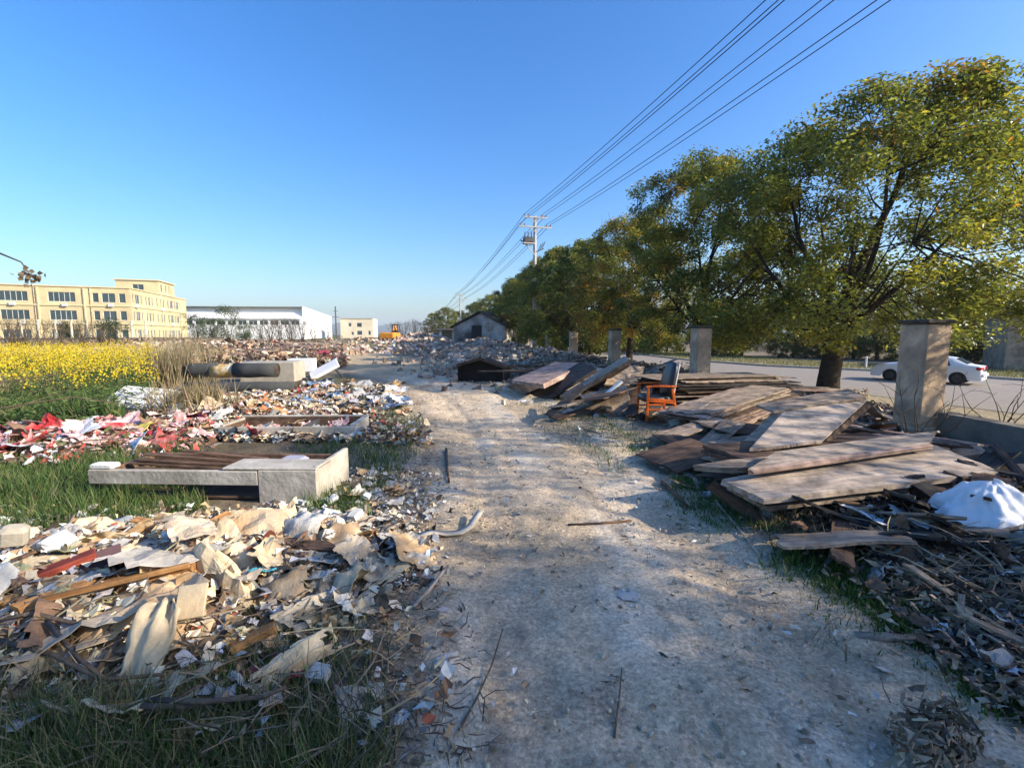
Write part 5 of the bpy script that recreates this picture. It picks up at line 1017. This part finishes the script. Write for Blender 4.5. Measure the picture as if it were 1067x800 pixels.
# ------------------------------------------------------------------ stuff: pebbles, litter, grass, crops
ICO = []
ph = (1+5**.5)/2
ICOV = np.array([(-1, ph, 0), (1, ph, 0), (-1, -ph, 0), (1, -ph, 0), (0, -1, ph), (0, 1, ph), (0, -1, -ph), (0, 1, -ph), (ph, 0, -1), (ph, 0, 1), (-ph, 0, -1), (-ph, 0, 1)])/1.9
ICOF = [(0, 11, 5), (0, 5, 1), (0, 1, 7), (0, 7, 10), (0, 10, 11), (1, 5, 9), (5, 11, 4), (11, 10, 2), (10, 7, 6), (7, 1, 8), (3, 9, 4), (3, 4, 2), (3, 2, 6), (3, 6, 8), (3, 8, 9), (4, 9, 5), (2, 4, 11), (6, 2, 10), (8, 6, 7), (9, 8, 1)]
def on_ground(x, y, dz=0.): return np.stack([x, y, H(x, y)+dz], 1)
ANY = lambda n: rots(RNG.uniform(-3, 3, n), RNG.uniform(-3, 3, n), RNG.uniform(0, 6.3, n))
FLAT = lambda n, t=.35: rots(RNG.normal(0, t, n), RNG.normal(0, t, n), RNG.uniform(0, 6.3, n))
# pebbles on the track, thicker at its edges
x, y = ground_pts(26000, -1.2, 3.2, .8, 14, lambda x, y: .16+.5*(vn(x*1.6, y*1.2, 41) > .25)+.6*np.exp(-((np.minimum(x-track(y)[0], track(y)[1]-x)-.05)/.2)**2))
k = RNG.random(len(x)) < np.minimum(1, 3.5/y); x, y = x[k], y[k]; n = len(x)
s = .004+.012*RNG.random(n)**4+.004*RNG.random(n)
v, f = mass(ICOV, ICOF, on_ground(x, y, .012), ANY(n), np.stack([s, s*RNG.uniform(.5, 1, n), s*RNG.uniform(.4, .8, n)], 1), .25)
tag(np_mesh('gravel', v, f, M['attr'], np.repeat(pick([(.46, .38, .28), (.34, .275, .20), (.56, .47, .36), (.2, .15, .105), (.42, .28, .19)], (4, 3, 1.5, 1, .6), n), 12, 0)), kind='stuff')
# straw, chips and bits on the track and its verges
x, y = ground_pts(9000, -1.5, 4.0, .9, 16, lambda x, y: .16+.75*np.exp(-((np.minimum(x-track(y)[0], track(y)[1]-x)+.1)/.3)**2)); n = len(x)
v, f = mass(SCRV, SCRF, on_ground(x, y, .014), FLAT(n), np.stack([RNG.uniform(.015, .09, n), RNG.uniform(.004, .018, n), RNG.uniform(.02, .06, n)], 1), .3)
tag(np_mesh('straw_litter', v, f, M['attr'], np.repeat(pick([(.34, .27, .17), (.18, .13, .08), (.45, .41, .34), (.10, .075, .05)], (3, 3, 1.5, 2), n), 6, 0)), kind='stuff')
x, y = ground_pts(1500, -.6, 3.0, .9, 12, lambda x, y: .2+.5*(vn(x*1.1, y*.8, 45) > .2)); n = len(x)
v, f = mass(SCRV, SCRF, on_ground(x, y, .016), FLAT(n, .2), np.stack([RNG.uniform(.012, .055, n), RNG.uniform(.01, .04, n), RNG.uniform(.02, .06, n)], 1), .4)
tag(np_mesh('track_chips', v, f, M['attr'], np.repeat(pick([(.55, .50, .42), (.40, .32, .22), (.20, .15, .10), (.62, .58, .5)], (3, 3, 3, 1), n), 6, 0)), kind='stuff')
# fine rubbish in the heaps
def litter(name, n, px0, px1, py0, py1, size, cols, wts, dens=None, lift=.06, tilt=.5, thin=1.):
    px = RNG.uniform(px0, px1, n); py = RNG.uniform(py0, py1, n)
    if dens is not None: kk = RNG.random(n) < dens(px, py); px, py = px[kk], py[kk]
    pts = np.array([tuple(G(a, c)) for a, c in zip(px, py)]); m_ = len(pts); s = size*RNG.uniform(.4, 1.3, m_)
    pos = on_ground(pts[:, 0], pts[:, 1], .01); pos[:, 2] += lift*RNG.random(m_)
    v, f = mass(SCRV, SCRF, pos, FLAT(m_, tilt), np.stack([s, s*RNG.uniform(.3, .9, m_)*thin, s], 1), .35)
    return tag(np_mesh(name, v, f, M['attr'], np.repeat(pick(cols, wts, m_, .25), 6, 0)), kind='stuff')
NC = [(.62, .52, .36), (.62, .60, .55), (.40, .27, .15), (.34, .33, .31), (.17, .11, .07), (.07, .055, .04), (.35, .10, .05)]
litter('fine_rubbish', 8500, -260, 470, 535, 790, .07, NC, (4, 2.5, 2, 2, 3, 2.5, .4), lambda px, py: np.array([dens_near(a, c) for a, c in zip(px, py)])*.9+.03, .1)
litter('fine_rubbish', 2600, 280, 470, 490, 620, .05, NC, (2, 3.5, 1.5, 3, 2, 2, 0.05), lambda px, py: 1-sstep(400, 480, px)*.95, .03)
litter('fine_rubbish', 8000, 170, 450, 402, 466, .11, NC+[(.5, .08, .07), (.55, .34, .31)], (4, 2.6, 3, 2, 3.5, 2.5, .5, .25, .3), lambda px, py: 1-sstep(330, 450, px-1.2*(py-410)+25), .08)
litter('fine_rubbish', 4200, -120, 225, 432, 488, .12, [(.55, .10, .09), (.62, .36, .34), (.70, .62, .58), (.20, .12, .08), (.10, .07, .05), (.12, .12, .05)], (2.2, 2.5, 2.2, 3, 2, 1), lambda px, py: np.exp(-((py-(472-.09*px))/15)**2), .1)
litter('fine_rubbish', 4500, 200, 360, 358, 384, .32, [(.30, .20, .12), (.19, .11, .08), (.46, .36, .23), (.42, .38, .32), (.09, .065, .05), (.36, .22, .14)], (3, 3, 1.5, 1.2, 2, 1), None, .5)
litter('dark_debris', 9000, 790, 1180, 500, 760, .07, [(.20, .145, .095), (.10, .075, .055), (.30, .23, .15), (.40, .34, .27), (.05, .04, .032), (.38, .26, .15)], (4, 3, 3, 1.4, 2, 1), lambda px, py: sstep(-70, 60, (px-830)-(py-545)*1.22), .09, .55, .5)
litter('dark_debris', 3000, 860, 1000, 418, 470, .14, [(.13, .09, .06), (.06, .045, .035), (.30, .24, .17), (.42, .38, .33), (.4, .15, .06)], (3, 3, 2, 1.5, .4), None, .2, .5, .6)
litter('leaf_litter', 5000, 735, 905, 392, 420, .1, [(.36, .24, .14), (.45, .32, .2), (.25, .15, .09), (.5, .42, .32)], (3, 2, 2, 1), None, .15, .3)
litter('leaf_litter', 5000, 545, 720, 372, 400, .18, [(.2, .15, .1), (.12, .09, .06), (.35, .3, .24), (.42, .38, .34)], (3, 3, 1.5, 1), None, .3, .4, .6)
# brush twigs
def twigs(name, n, px0, px1, py0, py1, ln, cols, dens=None, lift=.1, r=.004):
    px = RNG.uniform(px0, px1, n); py = RNG.uniform(py0, py1, n)
    if dens is not None: kk = RNG.random(n) < dens(px, py); px, py = px[kk], py[kk]
    pts = np.array([tuple(G(a, c)) for a, c in zip(px, py)]); m_ = len(pts)
    tv = [(0, 1, 0), (0, -.5, .87), (0, -.5, -.87), (.5, 1.4, 6), (.5, -.1, 6.9), (.5, -.1, 5.2), (1, .5, 2), (1, -.2, 2.4), (1, -.2, 1.6)]; tf = [(0, 1, 4, 3), (1, 2, 5, 4), (2, 0, 3, 5), (3, 4, 7, 6), (4, 5, 8, 7), (5, 3, 6, 8)]
    pos = on_ground(pts[:, 0], pts[:, 1], .01); pos[:, 2] += lift*RNG.random(m_)
    rr = r*RNG.uniform(.6, 1.6, m_); v, f = mass(tv, tf, pos, rots(RNG.uniform(0, 6.3, m_), RNG.normal(-.1, .25, m_), RNG.uniform(0, 6.3, m_)), np.stack([ln*RNG.uniform(.4, 1.2, m_), rr, rr], 1))
    return tag(np_mesh(name, v, f, M['attr'], np.repeat(pick(cols, [1]*len(cols), m_, .3), 9, 0)), kind='stuff')
TW = [(.17, .12, .08), (.26, .20, .13), (.36, .28, .18), (.10, .075, .055)]
twigs('brushwood', 1500, 820, 1180, 560, 740, .32, TW, lambda px, py: sstep(-10, 70, (px-850)-(py-555)*1.22), .1)
litter('leaf_litter', 1500, 920, 1030, 738, 840, .065, [(.26, .19, .12), (.14, .10, .065), (.36, .28, .19), (.42, .34, .25)], (3, 3, 2, 1), lambda px, py: np.exp(-((px-972)/30)**2-((py-784)/26)**2), .12, .8, .35)
twigs('brushwood', 160, 925, 1020, 742, 830, .14, TW, lambda px, py: np.exp(-((px-970)/30)**2-((py-782)/28)**2), .12, .004)
twigs('brushwood', 1000, -200, 430, 600, 800, .28, TW+[(.36, .30, .18)], lambda px, py: sstep(640, 720, py+.1*px)*(1-sstep(330, 450, px)), .12, .003)
twigs('brushwood', 900, 380, 540, 590, 800, .10, TW, lambda px, py: 1-sstep(390, 520, px-.1*(py-600)), .02, .003)
# grass
GC = [(.075, .135, .032), (.11, .17, .045), (.05, .095, .024), (.18, .19, .06), (.28, .24, .12)]
def grass(name, px0, px1, py0, py1, n, ht, dens=None, wts=(3, 3, 2, 1.2, .6), wd=.008, tilt=.45, cols=GC):
    px = RNG.uniform(px0, px1, n); py = RNG.uniform(py0, py1, n)
    if dens is not None: kk = RNG.random(n) < dens(px, py); px, py = px[kk], py[kk]
    pts = np.array([tuple(G(a, c)) for a, c in zip(px, py)]); pts[:, :2] += RNG.normal(0, .04, (len(pts), 2)); m_ = len(pts)
    hh = ht*RNG.uniform(.4, 1.25, m_)*(1+.45*vn(pts[:, 0]*2.2, pts[:, 1]*2.2, 51))
    v, f = mass(BLV, BLF, on_ground(pts[:, 0], pts[:, 1], -.01), rots(RNG.normal(0, tilt, m_), RNG.normal(0, tilt*.7, m_), RNG.uniform(0, 6.3, m_)), np.stack([wd*RNG.uniform(.6, 1.4, m_), hh*.9, hh], 1))
    return tag(np_mesh(name, v, f, M['blade'], np.repeat(pick(cols, wts, m_, .25), 6, 0)), kind='stuff')
nz2 = lambda a, c, s, sd: vn(a*s, c*s*1.6, sd)
grass('grass', -260, 210, 470, 566, 26000, .17, lambda px, py: sstep(-.5, .1, nz2(px, py, .02, 61)+.35-sstep(120, 205, px)+.2-1.2*sstep(545, 566, py+.15*px-15)))
grass('grass', -260, 420, 660, 840, 30000, .15, lambda px, py: .9*sstep(676, 742, py+.10*px-10)*(1-sstep(290, 420, px-.12*(py-700))), (1, 1, 2.5, 1, 3), .005)
grass('grass', 300, 470, 462, 545, 7000, .13, lambda px, py: sstep(-.2, .3, nz2(px, py, .02, 62)+.25-sstep(395, 455, px)*1.2), (3, 2, 3, .6, .5))
grass('grass', 345, 445, 402, 462, 4000, .16, lambda px, py: sstep(.1, .4, nz2(px, py, .03, 63)+.2-np.abs(px-(380+(py-402)*.75))/40), (2, 3, 1, 1.5, .8))
def vr(px, py): return np.exp(-((px-(545+(py-392)*1.50+np.where(py > 520, (py-520)*.25, 0)))/(26+.10*(py-392)))**2)
grass('grass', 500, 1100, 395, 740, 170000, .075, lambda px, py: vr(px, py)*sstep(-.1, .2, nz2(px, py, .022, 64)+.22), (4, 3, 3, .6, .5), .009, .45, [(.075, .15, .03), (.11, .18, .04), (.05, .10, .022), (.16, .19, .055), (.28, .24, .12)])
DC = [(.34, .27, .14), (.26, .19, .10), (.42, .34, .2), (.16, .12, .07)]
grass('dry_grass', 770, 880, 505, 600, 2600, .24, lambda px, py: np.exp(-((px-810)/22)**2-((py-548)/14)**2)+.7*np.exp(-((px-868)/24)**2-((py-578)/10)**2), (2, 2, 1, 2), .005, .5, DC)
grass('dry_grass', 860, 1060, 560, 680, 2500, .14, lambda px, py: .5*sstep(0, .4, nz2(px, py, .02, 65)), (2, 2, 1, 2), .005, .6, DC)
# reeds and dead weeds at the edge of the field
def reeds(px, py, n, ht, rad, label, sw=.4):
    q = G(px, py); rg = RNG; x = q.x+rg.normal(0, rad, n); y = q.y+rg.normal(0, rad, n); hh = ht*rg.uniform(.45, 1.15, n)
    v, f = mass(BLV, BLF, on_ground(x, y, -.02), rots(rg.normal(0, sw*.5, n), rg.normal(0, sw*.4, n), rg.uniform(0, 6.3, n)), np.stack([np.full(n, .02), hh*.5, hh], 1))
    o = np_mesh('reed_clump', v, f, M['blade'], np.repeat(pick(DC, (3, 2, 2, .7), n), 6, 0)); tag(o, label, 'reeds'); return o
reeds(183, 404, 900, 1.35, .42, 'tall straw coloured reed clump at the end of the yellow flower field'); reeds(203, 432, 700, .65, .3, 'low reddish dry weed clump beside the tilted white bench', .8); reeds(222, 380, 400, 1.1, .6, 'dry reed clump behind the carpet rolls'); reeds(193, 372, 500, 1.6, .8, 'farther tall dry reeds before the yellow building')
reeds(12, 416, 380, .8, .5, 'bleached dry weeds in the green field near its edge', .9)
litter('dead_weeds', 3500, -120, 190, 356, 366, .5, [(.30, .2, .13), (.22, .13, .09), (.4, .33, .22)], (2, 2, 1), None, 1.0, 1.2, .25)
# rapeseed
def crop(name, n, x0, x1, y0, y1, inside, yel):
    x, y = ground_pts(n, x0, x1, y0, y1, inside); m_ = len(x); hh = RNG.uniform(.66, 1.14, m_)*(1+.12*vn(x*.9, y*.9, 75))*np.where(y < 9.2, .75, 1); base = on_ground(x, y)
    k = 9; bx = np.repeat(base, k, 0); t = RNG.random(len(bx)); hk = np.repeat(hh, k); bx = bx+np.stack([RNG.normal(0, .09, len(bx)), RNG.normal(0, .09, len(bx)), hk*(.05+.82*t)], 1); q = len(bx)
    v1, f1 = mass(LFV, LFF, bx, rots(RNG.uniform(-1, .8, q), RNG.uniform(-.8, .8, q), RNG.uniform(0, 6.3, q)), np.stack([.06*(1.2-t), .2*(1.15-t)+.03, np.full(q, .1)], 1))
    c1 = np.repeat(pick([(.08, .13, .032), (.12, .175, .05), (.055, .095, .026), (.17, .19, .06)], (3, 3, 2, 1), q), 4, 0)
    kf = 14; ym = RNG.random(m_) < yel(x, y); fx_ = np.repeat(base[ym], kf, 0); hf = np.repeat(hh[ym], kf); q = len(fx_); fx_ = fx_+np.stack([RNG.normal(0, .07, q), RNG.normal(0, .07, q), hf*RNG.uniform(.8, 1.08, q)], 1)
    v2, f2 = mass(LFV, LFF, fx_, ANY(q), np.stack([np.full(q, .034), RNG.uniform(.03, .05, q), np.full(q, .03)], 1)); c2 = np.repeat(pick([(.66, .49, .02), (.58, .40, .015), (.70, .58, .06)], (3, 2, 1), q), 4, 0)
    o1 = tag(np_mesh(name, v1, f1, M['blade'], c1), kind='stuff'); o2 = tag(np_mesh('yellow_flowers', v2, f2, M['petal'], c2), kind='stuff')
def rin(x, y): cy_, sy_ = math.cos(yaw), math.sin(yaw); zc = np.maximum(x*sy_+y*cy_, .5); pxx = 533.5+480*(x*cy_-y*sy_)/zc; return ((pxx < 166+(9*vn(y, x, 71))) & (pxx > -120) & (x < -5.9-.4*vn(y*1.3, x, 72))) * (.45+.55*(y < 22))
crop('rapeseed_plants', 17000, -44, -5.5, 8.2, 34, rin, lambda x, y: sstep(9.0, 11.5, y+.9*vn(x*.8, y*.8, 73))*(.55+.45*sstep(-.4, .3, vn(x*1.3, y*1.3, 74))))
grass('weeds', -220, 125, 412, 446, 9000, .42, lambda px, py: sstep(-.5, .2, nz2(px, py, .03, 66)), (3, 3, 3, 1, .3), .022, .5)
# grass beyond the asphalt road
x, y = ground_pts(60000, 11, 44, 14, 60, lambda x, y: np.zeros(len(x))+1.)
fe = np.array([(p_.x, p_.y) for p_ in far_e])[::-1]; xf = np.interp(-y, -fe[:, 1], fe[:, 0]); kk = (x > xf+.35) & (x < xf+9); x, y = x[kk], y[kk]; m_ = len(x)
v, f = mass(BLV, BLF, on_ground(x, y), rots(RNG.normal(0, .4, m_), RNG.normal(0, .3, m_), RNG.uniform(0, 6.3, m_)), np.stack([np.full(m_, .03), np.full(m_, .16), .18*RNG.uniform(.5, 1.3, m_)], 1))
tag(np_mesh('roadside_grass', v, f, M['blade'], np.repeat(pick([(.16, .17, .05), (.24, .22, .08), (.10, .13, .04)], (2, 2, 1), m_), 6, 0)), kind='stuff')
# rubble: broken bricks and concrete on the mounds
def rubble(name, n, cx, cy, sx, sy, smin, smax, cols, wts, label=None):
    x = cx+RNG.normal(0, sx, n); y = cy+RNG.normal(0, sy, n); s = smin+(smax-smin)*RNG.random(n)**2.5
    v, f = mass(BOXV, BOXF, on_ground(x, y, .02), ANY(n), np.stack([s*1.5, s*RNG.uniform(.6, 1, n), s*RNG.uniform(.4, .9, n)], 1), .3)
    return tag(np_mesh(name, v, f, M['attr'], np.repeat(pick(cols, wts, n), 8, 0)), kind='stuff')
RC = [(.34, .285, .225), (.25, .21, .165), (.46, .40, .33), (.16, .125, .095), (.30, .18, .12)]
rubble('rubble', 5000, 2.6, 31, 1.9, 5.0, .07, .34, RC, (3, 3, 2.2, 2, 1.2)); rubble('rubble', 1500, .9, 23, .8, 3.0, .05, .2, RC, (4, 3, 1.2, 1, 1)); rubble('rubble', 160, 2.2, 29, 1.8, 5, .16, .42, RC, (3, 3, 1, 1, .4)); rubble('rubble', 2200, 4.8, 22, 1.7, 4.5, .06, .3, RC, (3, 3, 1, 2, .5))
rubble('rubble', 900, 3.4, 44.6, 1.9, 1.3, .06, .3, RC, (2, 3, .6, 3, .6)); rubble('rubble', 2500, -3, 60, 3.5, 6, .1, .5, [(.38, .26, .18), (.5, .42, .33), (.25, .18, .13), (.55, .5, .44)], (3, 2, 2, 1)); rubble('rubble', 2500, -15, 44, 5, 5, .1, .5, [(.38, .26, .18), (.5, .42, .33), (.2, .14, .11), (.55, .5, .44)], (3, 2, 2, 1)); rubble('rubble', 2500, -25, 47, 6, 5, .1, .5, [(.34, .24, .16), (.45, .36, .26), (.2, .13, .10)], (3, 2, 2))
rubble('rubble', 1500, 6.2, 13.5, 1.0, 2.3, .04, .2, [(.42, .38, .34), (.3, .25, .2), (.5, .36, .28)], (3, 2, 1))
# orange earth bank behind the clearing, an old rust coloured sheet fence
b = MB(); e0, e1 = at(362, 66), at(402, 64); n = 46
for i in range(n+1):
    t = i/n; q = e0.lerp(e1, t); dz = .07*(i % 2); b.v += [(q.x, q.y+dz, -.2), (q.x, q.y+dz, 1.05+.12*float(vn(t*8, 2, 81))), (q.x, q.y+dz+.02, -.2), (q.x, q.y+dz+.02, 1.05+.12*float(vn(t*8, 2, 81)))]
for i in range(n): a = i*4; b.f += [(a, a+4, a+5, a+1), (a+2, a+3, a+7, a+6), (a+1, a+5, a+7, a+3)]
M['rust'] = mat('rusty_sheet', (.50, .22, .09), .3, 1.5, .85, .2, second=(.36, .15, .06)); tag(b.build('sheet_fence', M['rust']), 'rusty orange corrugated fence at the back of the clearing, beside the excavator', 'fence')
# bare twiggy bush in front of the nearest pillar and arching stems in the near left field
def twiggy(name, base, label, seed, ht, n, spread, m='twig', r=.009):
    rg = random.Random(seed); b = MB()
    for i in range(n):
        a = rg.uniform(0, 6.28); p_ = Vector(base)+Vector((rg.uniform(-.06, .06), rg.uniform(-.06, .06), -.03)); d = Vector((math.cos(a)*spread, math.sin(a)*spread, 1)).normalized(); pts = [p_]
        for k in range(6): d = (d+Vector((rg.uniform(-.3, .3), rg.uniform(-.3, .3), rg.uniform(-.05, .1)))).normalized(); pts.append(pts[-1]+d*ht/6)
        b.tube(pts, [r*(1-.14*k) for k in range(7)], 5, False)
        for s in range(3):
            k = rg.randint(1, 5); e_ = Vector((rg.uniform(-1, 1), rg.uniform(-1, 1), rg.uniform(0, 1))).normalized()*ht*.25; b.tube([pts[k], pts[k]+e_*.5+Vector((0, 0, .02)), pts[k]+e_], [r*.5, r*.35, r*.2], 4, False)
    return tag(b.build(name, M[m]), label, 'shrub')
twiggy('bare_shrub', (6.3, 5.4, h(6.3, 5.4)), 'leafless twiggy shrub growing before the nearest gate pillar', 5, 1.25, 7, .45); twiggy('bare_shrub', (7.3, 5.2, .2), 'leafless stems rising behind the low wall', 6, 1.0, 6, .4)
twiggy('dry_weed', (2.85, 3.75, h(2.85, 3.75)), 'dry brown weed stalks at the corner of the near pile of sheets', 8, .45, 16, .7, 'deadwood', .004)
GA = 'thin dark stem arching over the near grass'
for pts in [[(-5.2, 4.1, .0), (-4.3, 4.4, .9), (-3.6, 4.9, 1.0), (-3.0, 5.4, .75)], [(-5.0, 4.6, 0), (-4.6, 4.7, .8), (-4.2, 4.9, 1.15), (-3.6, 5.3, 1.25)], [(-4.7, 4.2, 0), (-4.5, 4.6, .5), (-4.3, 5.0, .85), (-4.0, 5.6, 1.05)], [(-4.4, 3.7, .0), (-3.9, 4.1, .5), (-3.3, 4.5, .65), (-2.6, 5.0, .6)]]:
    tag(MB().tube(pts, [.011, .009, .006, .003], 5).build('arching_stem', M['twig'], None, True), GA, 'stem', 'arching stems over the near grass')
tb = empty('overhanging_twig'); tag(tb, 'drooping twig with a small bunch of dry leaves against the sky', 'twig')
w0 = [ray(px, py)*k_+Vector((0, 0, CAM_H)) for px, py, k_ in ((-60, 255, 2.8), (0, 264, 2.75), (22, 273, 2.7), (32, 288, 2.7))]
MB().tube(w0, [.010, .006, .004, .003], 5).build('stem', M['twig'], tb)
pos = np.array([tuple(w0[3]+Vector((random.gauss(-.01, .028), random.gauss(0, .03), random.gauss(0, .022)))) for _ in range(36)]); v, f = mass(LFV, LFF, pos, ANY(36), np.full((36, 3), .03)); np_mesh('leaves', v, f, M['blade'], np.repeat(pick([(.16, .12, .07), (.22, .17, .1), (.1, .08, .05)], (1, 1, 1), 36), 4, 0), False, tb)
tag(MB().tube([(-6, 2.0, 0), (-5.2, 2.1, 1.4), w0[0]], [.014, .012, .010], 6).build('leaning_stem', M['twig'], None, True), 'leaning bare stem that carries the drooping twig', 'stem')
# ------------------------------------------------------------------ haze
hz = MB(); hz.box((0, 1400, 43), (6400, 3600, 90)); M['haze'] = bpy.data.materials.new('haze'); M['haze'].use_nodes = True; nn_ = M['haze'].node_tree.nodes; nn_.remove(nn_['Principled BSDF'])
pv_ = nn_.new('ShaderNodeVolumePrincipled'); pv_.inputs['Color'].default_value = (.75, .84, .95, 1); pv_.inputs['Density'].default_value = .0003; M['haze'].node_tree.links.new(pv_.outputs[0], nn_['Material Output'].inputs['Volume'])
HAZE = True
if HAZE: tag(hz.build('haze', M['haze']), kind='stuff')
